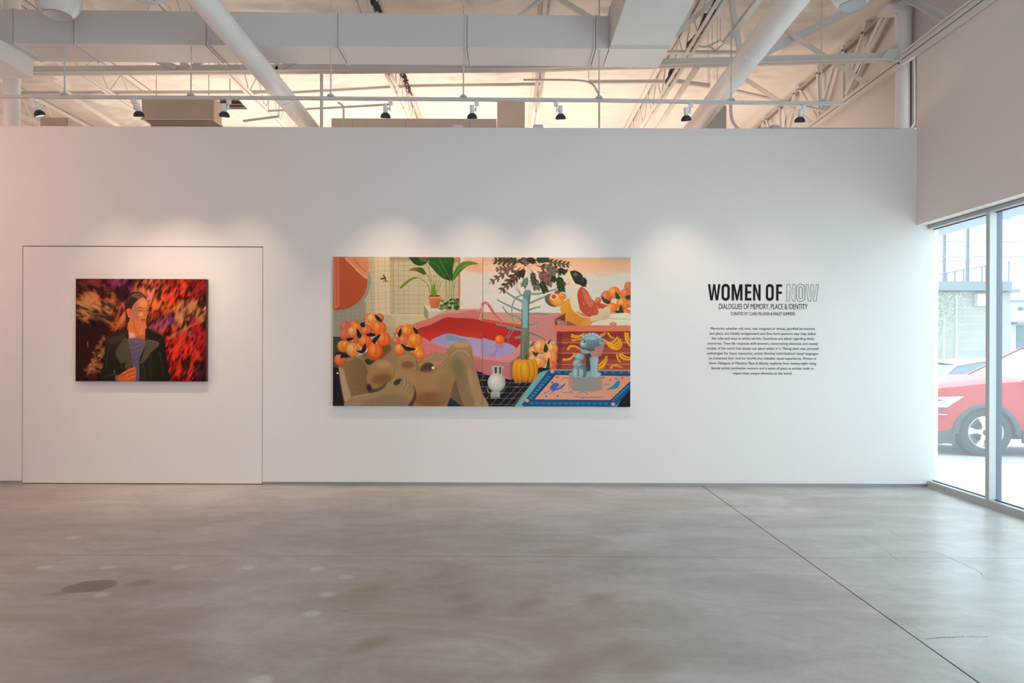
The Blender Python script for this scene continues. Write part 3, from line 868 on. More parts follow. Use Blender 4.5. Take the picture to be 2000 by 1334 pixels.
# ------------------------------------------------------------------ canvases: a small painter for flat printed colour, in pixels of the photograph
class Painter:
    def __init__(s, x0, y0, x1, y1, K, bgc, seed=1):
        s.x0, s.y0, s.K = x0, y0, K
        s.W, s.H = int((x1 - x0) * K), int((y1 - y0) * K)
        s.a = np.zeros((s.H, s.W, 3)) + np.array(bgc, float)
        s.rng = np.random.default_rng(seed)
    def _bb(s, pts, m=2):
        p = (np.array(pts, float) - (s.x0, s.y0)) * s.K
        u0, v0 = np.floor(p.min(0)).astype(int) - m; u1, v1 = np.ceil(p.max(0)).astype(int) + m
        u0 = max(u0, 0); v0 = max(v0, 0); u1 = min(u1, s.W); v1 = min(v1, s.H)
        return p, u0, v0, u1, v1
    def mask(s, pts, blur=0.0):
        m = int(blur * s.K * 3) + 2
        p, u0, v0, u1, v1 = s._bb(pts, m)
        if u1 <= u0 or v1 <= v0: return None
        SS = 2
        U = u0 + (np.arange((u1 - u0) * SS) + .5) / SS; V = v0 + (np.arange((v1 - v0) * SS) + .5) / SS
        X, Y = np.meshgrid(U, V)
        ins = np.zeros(X.shape, bool)
        n = len(p)
        for i in range(n):
            ax, ay = p[i - 1]; bx, by = p[i]
            if ay == by: continue
            c = ((ay > Y) != (by > Y)) & (X < (bx - ax) * (Y - ay) / (by - ay) + ax)
            ins ^= c
        mk = ins.astype(float).reshape(v1 - v0, SS, u1 - u0, SS).mean((1, 3))
        if blur > 0:
            r = max(1, int(blur * s.K))
            for _ in range(2):
                for ax in (0, 1):
                    k = 2 * r + 1
                    pad = [(0, 0), (0, 0)]; pad[ax] = (r + 1, r)
                    cs = np.cumsum(np.pad(mk, pad, mode='edge'), axis=ax)
                    mk = (np.take(cs, range(k, cs.shape[ax]), ax) - np.take(cs, range(0, cs.shape[ax] - k), ax)) / k
        return mk, u0, v0, u1, v1
    def blend(s, mk, box, col, alpha=1.0):
        u0, v0, u1, v1 = box
        A = s.a[v0:v1, u0:u1]
        m = (mk * alpha)[..., None]
        s.a[v0:v1, u0:u1] = A * (1 - m) + col * m
    def poly(s, pts, col, sm=False, blur=0.0, alpha=1.0, grad=None, streak=0.0):
        """grad: (colour2, angle in degrees) runs from col to colour2 across the shape"""
        if sm: pts = smooth_poly([tuple(q) for q in pts], 5)
        r = s.mask(pts, blur)
        if r is None: return
        mk, u0, v0, u1, v1 = r
        c = np.array(col, float)
        if grad:
            c2, ang = grad
            dx, dy = math.cos(math.radians(ang)), math.sin(math.radians(ang))
            p = (np.array(pts) - (s.x0, s.y0)) * s.K
            pr = p[:, 0] * dx + p[:, 1] * dy
            X, Y = np.meshgrid(np.arange(u0, u1) + .5, np.arange(v0, v1) + .5)
            t = np.clip((X * dx + Y * dy - pr.min()) / (pr.max() - pr.min() + 1e-6), 0, 1)[..., None]
            c = c * (1 - t) + np.array(c2, float) * t
        else:
            c = np.zeros((v1 - v0, u1 - u0, 3)) + c
        if streak: c = c + s.rng.normal(0, streak, (v1 - v0, 1, 1)) 
        s.blend(mk, (u0, v0, u1, v1), c, alpha)
    def line(s, pts, w, col, sm=False, alpha=1.0, w2=None, blur=0.0):
        if sm: pts = smooth_poly([tuple(q) for q in pts], 5, False)
        pts = [np.array(q, float) for q in pts]
        n = len(pts); L = []; R = []
        for i, p in enumerate(pts):
            t = pts[min(i + 1, n - 1)] - pts[max(i - 1, 0)]
            t = t / (np.linalg.norm(t) + 1e-9); nr = np.array((-t[1], t[0]))
            ww = (w if w2 is None else w + (w2 - w) * i / (n - 1)) / 2
            L.append(p + nr * ww); R.append(p - nr * ww)
        s.poly(L + R[::-1], col, False, blur, alpha)
    def ell(s, cx, cy, rx, ry, col, light=None, dark=None, ang=0, blur=0.0, alpha=1.0, lx=-.3, ly=-.35):
        a = math.radians(ang)
        pts = [(cx + rx * math.cos(t) * math.cos(a) - ry * math.sin(t) * math.sin(a), cy + rx * math.cos(t) * math.sin(a) + ry * math.sin(t) * math.cos(a)) for t in np.linspace(0, 2 * math.pi, 28, endpoint=False)]
        r = s.mask(pts, blur)
        if r is None: return
        mk, u0, v0, u1, v1 = r
        X, Y = np.meshgrid((np.arange(u0, u1) + .5) / s.K + s.x0, (np.arange(v0, v1) + .5) / s.K + s.y0)
        X = (X - cx); Y = (Y - cy)
        xr = (X * math.cos(a) + Y * math.sin(a)) / rx; yr = (-X * math.sin(a) + Y * math.cos(a)) / ry
        c = np.zeros(X.shape + (3,)) + np.array(col, float)
        if light is not None:
            d = np.clip(1 - np.hypot(xr - lx, yr - ly) / .9, 0, 1)[..., None]
            c = c * (1 - d) + np.array(light, float) * d
        if dark is not None:
            d = np.clip((np.hypot(xr, yr) - .55) / .6, 0, 1)[..., None] * np.clip(.6 + .6 * (yr * .7 + xr * .4), 0, 1)[..., None]
            c = c * (1 - d) + np.array(dark, float) * d
        s.blend(mk, (u0, v0, u1, v1), c, alpha)
    def field(s, cell, ang, stretch, seed):
        """smooth random field 0..1, stretched along the angle"""
        r = np.random.default_rng(seed); g = r.random((96, 96))
        X, Y = np.meshgrid(np.arange(s.W) / s.K, np.arange(s.H) / s.K)
        ca, sa = math.cos(math.radians(ang)), math.sin(math.radians(ang))
        U = (X * ca + Y * sa) / (cell * stretch) + 200; V = (-X * sa + Y * ca) / cell + 200
        U = U + .35 * np.sin(V * 1.7); i, j = np.floor(U).astype(int), np.floor(V).astype(int); fu, fv = U - i, V - j
        fu = fu * fu * (3 - 2 * fu); fv = fv * fv * (3 - 2 * fv)
        q = lambda a, b: g[a % 96, b % 96]
        return (q(i, j) * (1 - fu) + q(i + 1, j) * fu) * (1 - fv) + (q(i, j + 1) * (1 - fu) + q(i + 1, j + 1) * fu) * fv
    def grain(s, amt, k=3):
        n = s.rng.normal(0, 1, (s.H // k + 2, s.W // k + 2))
        n = np.kron(n, np.ones((k, k)))[:s.H, :s.W]
        s.a += (n * amt + s.rng.normal(0, amt * .6, (s.H, s.W)))[..., None]

def canvas_mesh(name, pt, x0, x1, z0, z1, y, mat, parent):
    """a grid in the plane y, one vertex per painted sample, colours in a vertex attribute"""
    W, H = pt.W, pt.H
    X, Z = np.meshgrid(np.linspace(x0, x1, W), np.linspace(z1, z0, H))
    co = np.stack([X, np.full_like(X, y), Z], -1).reshape(-1, 3)
    base = wloc(parent)
    co -= np.array(base)
    idx = np.arange(W * H).reshape(H, W)
    q = np.stack([idx[:-1, :-1], idx[1:, :-1], idx[1:, 1:], idx[:-1, 1:]], -1).reshape(-1, 4)
    me = bpy.data.meshes.new(name)
    me.vertices.add(W * H); me.vertices.foreach_set('co', co.ravel().astype(np.float32))
    nf = len(q)
    me.loops.add(nf * 4); me.loops.foreach_set('vertex_index', q.ravel().astype(np.int32))
    me.polygons.add(nf); me.polygons.foreach_set('loop_start', (np.arange(nf) * 4).astype(np.int32))
    me.update(calc_edges=True)
    c = np.clip(pt.a / 255.0, 0, 1)
    lin = np.where(c <= 0.04045, c / 12.92, ((c + 0.055) / 1.055) ** 2.4)
    at = me.color_attributes.new('paint', 'FLOAT_COLOR', 'POINT')
    buf = np.ones((W * H, 4), np.float32); buf[:, :3] = lin.reshape(-1, 3)
    at.data.foreach_set('color', buf.ravel())
    me.materials.append(mat)
    o = bpy.data.objects.new(name, me); COL.objects.link(o); o.parent = parent
    return o

def paint_material():
    m = bpy.data.materials.new('oil_paint_on_canvas'); m.use_nodes = True
    nt = m.node_tree; b = nt.nodes['Principled BSDF']
    a = nt.nodes.new('ShaderNodeVertexColor'); a.layer_name = 'paint'
    g = nt.nodes.new('ShaderNodeGamma'); g.inputs[1].default_value = 1.0
    nt.links.new(a.outputs[0], g.inputs[0]); nt.links.new(g.outputs[0], b.inputs['Base Color'])
    b.inputs['Roughness'].default_value = 0.6; b.inputs['Specular IOR Level'].default_value = 0.15
    return m
M['paint'] = paint_material()

# zoom frames used to read coordinates off the photograph
def zf(ox, oy, s):
    return lambda *c: [(ox + c[i] / s, oy + c[i + 1] / s) for i in range(0, len(c), 2)]
A = zf(640, 490, 6.4516); B = zf(640, 640, 6.4516); C = zf(930, 490, 6.4516); D = zf(930, 640, 6.4516)
S = 6.4516
def at(fr, x, y): return fr(x, y)[0]

def peach(p, fr, x, y, r, kind=0, ry=None):
    cx, cy = at(fr, x, y); r /= S; ry = (ry or r * S) / S
    cols = [((236, 130, 48), (250, 180, 92), (196, 78, 22)), ((222, 108, 62), (240, 150, 98), (176, 70, 44)), ((240, 150, 80), (252, 200, 134), (206, 100, 40)),
            ((216, 104, 84), (226, 130, 104), (180, 76, 66)), ((244, 108, 36), (250, 160, 84), (206, 56, 14))][kind]
    p.ell(cx, cy, r, ry, *cols)
    p.line([(cx + r * .05, cy - ry * .8), (cx + r * .18, cy - ry * .2), (cx + r * .06, cy + ry * .3)], r * .10, cols[2], True, .65, blur=.3)
    p.ell(cx + r * .06, cy + ry * .34, r * .13, ry * .10, (176, 60, 30), alpha=.6, blur=.3)
def leaf(p, fr, pts, col=(38, 34, 40)):
    p.poly(fr(*pts), col, True)

def paint_diptych():
    p = Painter(650.5, 502.5, 1231.5, 794, 1.5, (206, 190, 158), 5)
    # ---- left canvas: tiled bathroom wall
    p.poly(A(70, 80, 1960, 80, 1960, 900, 70, 1100), (200, 184, 148), grad=((196, 180, 140), 60))
    p.poly(A(70, 700, 480, 640, 480, 1100, 70, 1100), (160, 152, 130), blur=1.5)
    p.poly(A(585, 80, 780, 80, 790, 820, 600, 800), (222, 198, 158), blur=1.2)
    p.poly(A(780, 80, 830, 80, 850, 800, 790, 830), (190, 172, 130), blur=1)
    p.poly(A(780, 80, 1650, 80, 1650, 150, 780, 130), (160, 140, 104), blur=2, alpha=.7)
    for k, x in enumerate(range(540, 800, 88)):
        p.line(A(x, 80, x + 20, 900), .30, (70, 60, 44), alpha=.65)
    for k, x in enumerate((828, 893, 957, 1022, 1087, 1150, 1215, 1280, 1345, 1410, 1475, 1540, 1610)):
        p.line(A(x, 86 if k % 2 else 100, x, 800), .28, (76, 64, 44), alpha=.75 if k % 3 else .45)
    for k, y in enumerate((190, 255, 318, 383, 447, 507, 558, 614, 672, 730, 790)):
        p.line(A(785, y, 1640, y + 4), .28, (76, 64, 44), alpha=.6 if k % 2 else .8)
    for k, y in enumerate((150, 205, 268, 350, 410, 455, 540, 575, 612, 660, 740)):
        p.line(A(500, y + 10, 785, y - 14), .26, (84, 70, 50), alpha=.6)
    for x in (110, 170, 232, 292, 350, 410, 465):
        p.line(A(x, 760, x, 1090), .26, (84, 78, 64), alpha=.55)
    for y in (830, 890, 950, 1010, 1070): p.line(A(70, y, 420, y - 6), .26, (84, 78, 64), alpha=.5)
    p.line(A(700, 305, 722, 350, 730, 385), 2.6, (70, 52, 44)); p.line(A(665, 360, 735, 350), 3.4, (96, 80, 66)); p.line(A(695, 388, 762, 388), 1.2, (90, 76, 62))
    # round mirror
    p.ell(*at(A, 130, 395), 64, 61, (168, 168, 152), dark=(140, 142, 128))
    p.ell(*at(A, 120, 395), 59, 56, (182, 84, 48), light=(196, 96, 62))
    p.poly(A(75, 80, 145, 80, 150, 700, 120, 720, 80, 740), (214, 122, 92)); p.line(A(105, 84, 110, 690), 1.6, (178, 76, 54)); p.line(A(132, 84, 138, 700), 1.0, (186, 84, 60))
    p.poly(A(210, 86, 495, 86, 496, 350, 420, 310, 330, 220), (220, 140, 100), True); p.line(A(230, 100, 330, 210, 420, 300, 500, 345), 2.6, (236, 164, 124), True); p.line(A(330, 110, 420, 220, 490, 270), 1.6, (196, 98, 58), True)
    # floor of the bath corner and ledge
    p.poly(A(740, 800, 1230, 800, 1220, 880, 1080, 950, 800, 1000, 740, 900), (206, 186, 146)); p.line(A(785, 806, 1220, 812), 1.2, (226, 204, 166))
    p.ell(*at(A, 780, 960), 12, 22, (190, 170, 128), alpha=.7, blur=1)
    p.poly(A(1215, 690, 1270, 760, 1265, 870, 1215, 830), (150, 142, 112)); p.poly(A(1215, 690, 1450, 690, 1600, 760, 1270, 768), (216, 206, 182)); p.poly(A(1268, 768, 1500, 762, 1500, 840, 1265, 868), (196, 186, 160))
    # window edge and sky
    p.poly(A(1640, 80, 1670, 80, 1665, 760, 1640, 720), (196, 128, 104)); p.poly(A(1668, 80, 1962, 80, 1962, 790, 1668, 740), (228, 214, 200))
    p.poly(A(1720, 60, 2000, 60, 2000, 290, 1720, 250), (240, 176, 140), blur=3); p.poly(A(1700, 70, 1962, 84, 1962, 130, 1700, 110), (224, 196, 176), blur=2, alpha=.7)
    # deck around the pool
    p.poly(A(1500, 740, 1962, 730, 1962, 900, 1250, 880, 1380, 800), (208, 152, 122), blur=.6)
    # plants
    p.line(A(1300, 560, 1250, 420, 1160, 350, 1120, 345), 1.4, (118, 128, 34), True); p.poly(A(905, 468, 990, 385, 1080, 335, 1140, 342, 1060, 372, 1000, 420, 930, 476), (112, 132, 44), True)
    p.line(A(1320, 570, 1290, 380, 1225, 270), 1.3, (106, 122, 40), True); p.poly(A(1025, 245, 1080, 218, 1190, 218, 1235, 290, 1200, 302, 1130, 265, 1060, 258), (96, 104, 42), True, grad=((60, 84, 34), 0)); p.poly(A(1025, 245, 1080, 226, 1130, 250, 1060, 258), (160, 100, 66), True)
    p.line(A(1325, 570, 1310, 380, 1270, 230, 1200, 130), 1.3, (128, 140, 60), True); p.poly(A(1030, 84, 1240, 84, 1250, 150, 1170, 192, 1090, 170, 1045, 120), (44, 74, 36), True); p.poly(A(1150, 84, 1240, 84, 1240, 140, 1170, 130), (150, 98, 66), True, alpha=.7)
    for q in ((1330, 570, 1335, 300), (1345, 570, 1370, 320), (1355, 570, 1405, 350), (1365, 560, 1440, 380), (1340, 560, 1350, 400)):
        p.line(A(*q), 1.1, (112, 136, 46))
    p.line(A(1500, 640, 1490, 360), 1.1, (96, 120, 40)); p.line(A(1525, 640, 1530, 380), 1.1, (110, 134, 50)); p.line(A(1555, 640, 1570, 390), 1.6, (120, 146, 50)); p.line(A(1580, 640, 1590, 400), 1.2, (96, 120, 40))
    p.poly(A(1265, 150, 1360, 120, 1460, 240, 1500, 360, 1420, 330, 1330, 240), (44, 88, 38), True)
    p.poly(A(1255, 84, 1570, 84, 1575, 220, 1560, 370, 1480, 350, 1420, 230, 1330, 170), (52, 96, 34), True, grad=((30, 70, 40), 90)); p.line(A(1400, 90, 1470, 240, 1550, 370), 1.4, (90, 132, 54), True); p.line(A(1260, 140, 1380, 190, 1480, 330), 1.0, (86, 128, 58), True)
    p.poly(A(1560, 390, 1590, 260, 1680, 150, 1800, 135, 1895, 168, 1780, 185, 1700, 240, 1620, 330), (104, 140, 44), True, grad=((46, 92, 40), 90)); p.line(A(1565, 380, 1650, 240, 1760, 165), .9, (150, 172, 70), True)
    p.poly(A(1270, 590, 1425, 590, 1395, 728, 1300, 728), (208, 120, 76), grad=((184, 92, 58), 0)); p.poly(A(1262, 566, 1428, 566, 1424, 606, 1270, 606), (220, 136, 92)); p.ell(*at(A, 1345, 570), 10.5, 1.6, (60, 50, 30))
    p.poly(A(1310, 570, 1300, 500, 1340, 420, 1360, 500, 1365, 572), (104, 132, 40), True, alpha=.8)
    rnd = random.Random(3)
    for k in range(34):
        x, y = rnd.uniform(1420, 1640), rnd.uniform(615, 745); p.ell(*at(A, x, y), rnd.uniform(3, 6), rnd.uniform(1.6, 2.8), rnd.choice([(52, 84, 36), (80, 116, 50), (34, 60, 30), (104, 136, 62)]), ang=rnd.uniform(-40, 40))
    # ---- pool basin
    p.poly(A(1040, 960, 1300, 850, 1480, 790, 1620, 790, 1962, 860, 1962, 2100, 1180, 1500, 1060, 1200), (206, 116, 106), True)
    p.poly(A(1120, 1000, 1300, 930, 1480, 845, 1600, 845, 1962, 900, 1962, 1260, 1500, 1250, 1150, 1130), (168, 42, 38), True, grad=((206, 56, 38), 80))
    p.poly(B(1130, 60, 1960, 60, 1960, 190, 1500, 110, 1250, 170, 1150, 150), (204, 52, 40), blur=2, alpha=.8)
    p.poly(B(1180, 140, 1310, 180, 1500, 250, 1560, 330, 1960, 380, 1962, 470, 1700, 480, 1100, 400), (220, 120, 116), True)
    p.poly(B(1300, 170, 1400, 110, 1530, 75, 1700, 110, 1962, 160, 1962, 360, 1800, 340, 1450, 240), (168, 150, 186), True, grad=((188, 160, 190), 70))
    p.poly(B(1480, 110, 1560, 88, 1700, 130, 1800, 170, 1640, 170, 1500, 150), (130, 150, 180), True, blur=.6); p.line(B(1570, 95, 1700, 120, 1800, 150), 1.0, (226, 160, 176), True)
    p.poly(B(1800, 400, 1962, 400, 1962, 600, 1850, 560), (190, 110, 104))
    p.poly(B(70, 120, 300, 120, 300, 540, 70, 540), (66, 74, 50)); p.poly(B(70, 500, 260, 540, 260, 990, 70, 990), (34, 28, 36))
    p.poly(B(1860, 540, 1962, 570, 1962, 990, 1860, 990), (26, 24, 26))
    for q in ((1880, 600, 1962, 600), (1880, 665, 1962, 665), (1890, 740, 1962, 740), (1900, 815, 1962, 815), (1940, 880, 1975, 860), (1920, 660, 1962, 590)): p.line(B(*q), .35, (190, 186, 176))
    # ---- reclining figure
    base_, hi_, lo_, dk_ = (160, 124, 84), (190, 156, 112), (124, 88, 56), (84, 58, 40)
    body = B(140, 480, 175, 430, 240, 395, 440, 345, 520, 320, 700, 270, 830, 250, 870, 290, 1000, 292, 1090, 340, 1125, 420, 1150, 510, 1200, 552, 1300, 548, 1380, 500, 1460, 420, 1540, 330, 1600, 292, 1665, 280, 1740, 300, 1800, 360, 1850, 480, 1900, 660, 1940, 830, 2010, 1000, 1500, 1010, 700, 1010, 300, 1005, 250, 990, 200, 860, 160, 640)
    # far knee, far arm and hand
    p.poly(B(1500, 340, 1515, 260, 1590, 195, 1690, 170, 1775, 195, 1820, 270, 1815, 460, 1600, 460), (178, 142, 92), True, grad=((136, 100, 62), 90)); p.ell(*at(B, 1680, 215), 16, 5, (196, 162, 112), blur=1.5, alpha=.7)
    p.poly(B(1115, 470, 1180, 400, 1280, 330, 1390, 305, 1490, 315, 1515, 350, 1480, 400, 1420, 430, 1340, 450, 1400, 480, 1340, 560, 1180, 560), base_, True, grad=((176, 140, 98), 0)); p.poly(B(1165, 530, 1230, 450, 1320, 450, 1340, 500, 1320, 550, 1220, 566), dk_, True, blur=1)
    p.line(B(1150, 470, 1230, 400, 1340, 350), 2.2, hi_, True, blur=.9, alpha=.7)
    for q in ((1400, 325, 1495, 330), (1390, 350, 1500, 358), (1390, 378, 1480, 386)): p.line(B(*q), 2.6, (180, 142, 98)); p.line([(a, b + 1.6) for a, b in B(*q)], .7, (116, 80, 52), alpha=.8)
    p.ell(*at(B, 1365, 455), 7, 3, (182, 146, 100), ang=8); p.ell(*at(B, 1375, 490), 6, 2.6, (172, 136, 92), ang=10)
    p.poly(body, base_, True)
    def on_body(cx, cy, rx, ry, col, ang=0, blur=3.0, alpha=.8): p.ell(*at(B, cx, cy), rx, ry, col, ang=ang, blur=blur, alpha=alpha)
    on_body(1300, 690, 60, 22, (174, 132, 86), -10, 6, .8); on_body(980, 620, 26, 12, (176, 136, 90), 20, 4, .8); on_body(1310, 900, 34, 15, (136, 86, 46), 0, 5, .8); on_body(1480, 760, 20, 30, (150, 116, 72), 20, 5, .6)
    on_body(330, 560, 16, 26, (134, 108, 64), 10, 4, .9); on_body(300, 420, 22, 6, (176, 144, 104), -12, 2, .7)
    # thighs and shin
    p.poly(B(1500, 1000, 1555, 870, 1620, 910, 1700, 1000), (34, 50, 54))
    p.poly(B(1560, 860, 1610, 660, 1650, 600, 1700, 880, 1740, 1000, 1690, 985, 1610, 925), (118, 90, 62), True, blur=1.2)
    p.poly(B(1545, 400, 1590, 320, 1665, 285, 1750, 310, 1810, 380, 1860, 530, 1900, 680, 1945, 850, 2010, 1000, 1760, 1000, 1680, 880, 1640, 740, 1600, 560), (162, 130, 94), True, grad=((146, 112, 80), 80), blur=.6)
    on_body(1640, 500, 12, 24, (122, 110, 78), -12, 4, .85); on_body(1700, 640, 12, 26, (134, 112, 80), -10, 4, .7); on_body(1830, 720, 6, 34, (182, 146, 108), -14, 3, .8)
    p.line(B(1560, 350, 1610, 302, 1670, 286, 1740, 305, 1790, 355), 1.8, (200, 168, 122), True, blur=.8, alpha=.8); p.line(B(1500, 420, 1440, 480, 1370, 540), 1.6, (188, 152, 106), True, blur=.9, alpha=.7)
    p.line(B(1610, 660, 1575, 780, 1540, 880, 1505, 990), 1.2, (104, 74, 50), True, blur=.8, alpha=.8)
    # shoulder, upper arm
    p.poly(B(150, 500, 200, 440, 300, 390, 420, 400, 500, 520, 520, 660, 505, 800, 440, 860, 320, 890, 250, 985, 190, 820, 158, 640), (150, 120, 78), True, grad=((128, 98, 60), 0), blur=.5)
    p.poly(B(150, 520, 205, 540, 240, 680, 290, 840, 300, 990, 240, 1000, 195, 840), (190, 160, 128), True, blur=1.8); p.line(B(170, 480, 230, 425, 330, 398), 2.0, (178, 146, 106), True, blur=1.1, alpha=.8)
    p.poly(B(470, 400, 560, 395, 575, 440, 530, 470, 490, 455), (66, 48, 32), True, blur=1.1)
    # chest
    p.poly(B(500, 600, 545, 490, 620, 428, 700, 415, 780, 450, 830, 530, 826, 620, 770, 700, 660, 760, 560, 790, 505, 720), (172, 128, 82), True, blur=.8); on_body(690, 650, 20, 11, (126, 86, 50), -10, 3.5, .85); on_body(700, 465, 14, 6, (196, 158, 108), 0, 2, .8)
    p.line(B(540, 490, 610, 432, 700, 414, 780, 450, 828, 525), 1.0, (198, 162, 114), True, blur=.6, alpha=.8); p.line(B(836, 520, 840, 590, 810, 660), 1.2, (122, 84, 50), True, blur=.8, alpha=.7)
    p.poly(B(505, 720, 580, 775, 680, 745, 745, 700, 770, 735, 690, 800, 580, 830, 505, 810), dk_, True, blur=1.6, alpha=.9); on_body(525, 750, 4.5, 6, (58, 30, 24), 0, 1.4, .9)
    p.poly(B(870, 450, 925, 375, 1010, 345, 1085, 385, 1118, 460, 1110, 520, 1040, 530, 950, 512), (172, 132, 86), True, blur=.7); on_body(1010, 470, 13, 7, (126, 86, 48), 0, 2.6, .85); p.line(B(900, 395, 960, 355, 1030, 350, 1085, 390), 1.1, (202, 166, 116), True, blur=.6, alpha=.8)
    p.line(B(1120, 430, 1130, 500, 1170, 550, 1230, 566, 1330, 552, 1390, 505), 1.0, (88, 58, 40), True, blur=.6, alpha=.8); p.line(B(1040, 300, 1100, 350, 1140, 440), .8, (110, 78, 52), True, blur=.5, alpha=.7)
    # near forearm and hand across the belly
    p.poly(B(250, 1000, 300, 885, 420, 850, 560, 835, 700, 785, 760, 715, 810, 655, 880, 625, 960, 618, 1020, 650, 1070, 720, 1088, 800, 1075, 880, 1020, 960, 980, 1000), (168, 136, 96), True, blur=.5)
    p.poly(B(420, 1000, 560, 900, 740, 850, 900, 850, 1010, 900, 980, 1000), (146, 118, 86), True, blur=3.0, alpha=.9); p.line(B(320, 880, 440, 850, 580, 828, 690, 782, 770, 700), 1.8, (200, 168, 128), True, blur=1, alpha=.8); p.line(B(500, 828, 600, 812, 700, 772), 1.0, (110, 76, 50), True, blur=.6, alpha=.6)
    p.poly(B(1020, 975, 1075, 890, 1095, 800, 1080, 720, 1110, 790, 1118, 880, 1080, 970, 1050, 1000), (82, 60, 44), True, blur=1.2)
    p.poly(B(835, 690, 870, 655, 925, 645, 930, 670, 890, 720, 850, 728), (60, 62, 44), True, blur=.6)
    for q in ((935, 632, 950, 690, 930, 745), (985, 640, 1000, 700, 965, 775), (1030, 672, 1045, 735, 1000, 800), (1068, 725, 1072, 780, 1035, 830)): p.line(B(*q), 1.1, (104, 78, 52), True, blur=.4); p.line([(a + 1.6, b - .4) for a, b in B(*q)], 1.2, (190, 158, 118), True, blur=.6, alpha=.7)
    # neck and back of the head behind the fruit
    p.poly(B(440, 345, 620, 250, 740, 110, 780, 30, 850, 60, 858, 180, 850, 262, 800, 330, 640, 400, 540, 430), (132, 102, 64), True, blur=.9, grad=((160, 128, 86), 0)); p.poly(B(740, 0, 850, 0, 850, 100, 805, 150, 760, 70), (182, 166, 130), True, blur=1.4)
    p.poly(B(640, 300, 760, 200, 800, 270, 740, 340, 650, 400), (110, 82, 46), True, blur=1.6); p.line(B(835, 70, 845, 95), 1.6, (80, 56, 40), blur=.4)
    p.poly(B(500, 395, 560, 420, 610, 412, 540, 462, 490, 440), (66, 48, 32), True, blur=1.0)
    # ---- fruit, left heap
    for q in ((520, 860, 68, 1), (600, 880, 80, 2), (650, 850, 60, 1)): peach(p, A, *q)
    for q in ((225, 960, 72, 3), (225, 1060, 70, 3), (345, 945, 66, 1), (370, 970, 60, 0), (315, 1020, 62, 2), (540, 900, 66, 2), (490, 1010, 74, 1), (560, 860, 68, 2), (650, 980, 92, 4)): peach(p, A, *q)
    leaf(p, A, (595, 810, 640, 830, 690, 895, 640, 890, 605, 850)); leaf(p, A, (410, 920, 460, 905, 470, 960, 430, 965)); leaf(p, A, (370, 985, 400, 1030, 440, 1090, 380, 1095))
    for q in ((330, 165, 66, 1), (200, 240, 76, 0), (230, 225, 60, 0), (475, 180, 86, 4), (705, 150, 92, 4), (320, 285, 88, 2), (600, 300, 98, 4), (160, 410, 76, 1)): peach(p, B, *q)
    for q in ((235, 150, 270, 132, 340, 135, 270, 175), (370, 20, 430, 100, 400, 140, 370, 90), (480, 90, 560, 70, 610, 100, 540, 120), (560, 160, 640, 92, 670, 96, 620, 170, 590, 210), (90, 330, 160, 310, 270, 350, 240, 375, 160, 388, 175, 345, 110, 345), (360, 285, 420, 290, 470, 200, 490, 270, 450, 325, 400, 320)): leaf(p, B, q)
    # right heap
    for q in ((925, 1010, 70, 1), (1010, 1010, 88, 0), (940, 1110, 60, 1)): peach(p, A, *q)
    for q in ((870, 170, 50, 1), (960, 160, 72, 1), (1000, 40, 66, 0), (1060, 200, 60, 0), (1105, 160, 88, 0), (915, 275, 72, 0), (1145, 300, 74, 0), (1165, 340, 60, 0)): peach(p, B, *q)
    for q in ((885, 80, 920, 10, 935, 60, 905, 125), (1075, 0, 1130, 30, 1138, 80, 1100, 70), (925, 205, 1000, 240, 1110, 265, 1060, 295, 980, 285)): leaf(p, B, q)
    for x, y, r in ((1330, 508, 2.9), (127, 577, 1.9)): p.ell(*at(B, x, y), r, r, (236, 224, 190), light=(255, 252, 236))
    # ---- right canvas
    p.poly(C(80, 80, 1960, 80, 1960, 1100, 80, 1100), (222, 212, 200)); p.poly(C(80, 80, 1960, 80, 1960, 270, 1200, 290, 80, 270), (240, 178, 138), blur=3, grad=((244, 196, 160), 90)); p.poly(C(80, 80, 1960, 80, 1960, 120, 80, 110), (214, 184, 160), blur=1.5, alpha=.8)
    for k in range(26):
        x = rnd.uniform(100, 1900); y = rnd.uniform(160, 740); p.ell(*at(C, x, y), rnd.uniform(14, 40), rnd.uniform(1, 3.4), rnd.choice([(244, 206, 178), (230, 218, 206), (212, 200, 190), (240, 170, 126)] if y < 320 else [(230, 218, 206), (208, 196, 186), (236, 222, 206)]), blur=1.5, alpha=.45)
    p.poly(C(80, 780, 1960, 780, 1960, 1140, 80, 1140), (204, 132, 124)); p.poly(C(20, 770, 580, 780, 580, 930, 80, 866, 20, 850), (206, 148, 126))
    p.poly(C(80, 855, 580, 930, 580, 1140, 80, 1140), (204, 84, 62)); p.poly(C(80, 890, 570, 965, 570, 1140, 80, 1140), (186, 46, 38))
    p.poly(D(80, 0, 560, 0, 560, 280, 420, 330, 80, 200), (196, 44, 36), grad=((182, 40, 36), 0))
    p.poly(D(70, 140, 200, 160, 420, 200, 510, 270, 430, 340, 220, 370, 70, 350), (172, 152, 188), True); p.poly(D(70, 345, 250, 365, 440, 330, 560, 200, 560, 380, 430, 480, 70, 400), (218, 138, 142), True)
    p.poly(D(70, 395, 430, 440, 440, 640, 300, 640, 70, 560), (196, 118, 116)); p.poly(D(425, 440, 560, 330, 560, 640, 420, 645), (158, 96, 110))
    # slide
    for k in range(6): p.line(C(30 + 9 * k, 850 - 32 * k, 58 + 6 * k, 852 - 32 * k), .5, (236, 196, 190))
    p.line(C(25, 850, 75, 665), 1.5, (190, 92, 96)); p.line(C(68, 852, 92, 680), 1.2, (190, 92, 96)); p.line(C(80, 668, 140, 665, 230, 800, 330, 905), 5.2, (214, 118, 118), True); p.line(C(150, 680, 240, 800, 330, 890), 1.2, (176, 78, 84), True); p.line(C(60, 672, 120, 655), 2.6, (206, 104, 108))
    # tree
    tk_, tl_ = (112, 140, 132), (134, 168, 164)
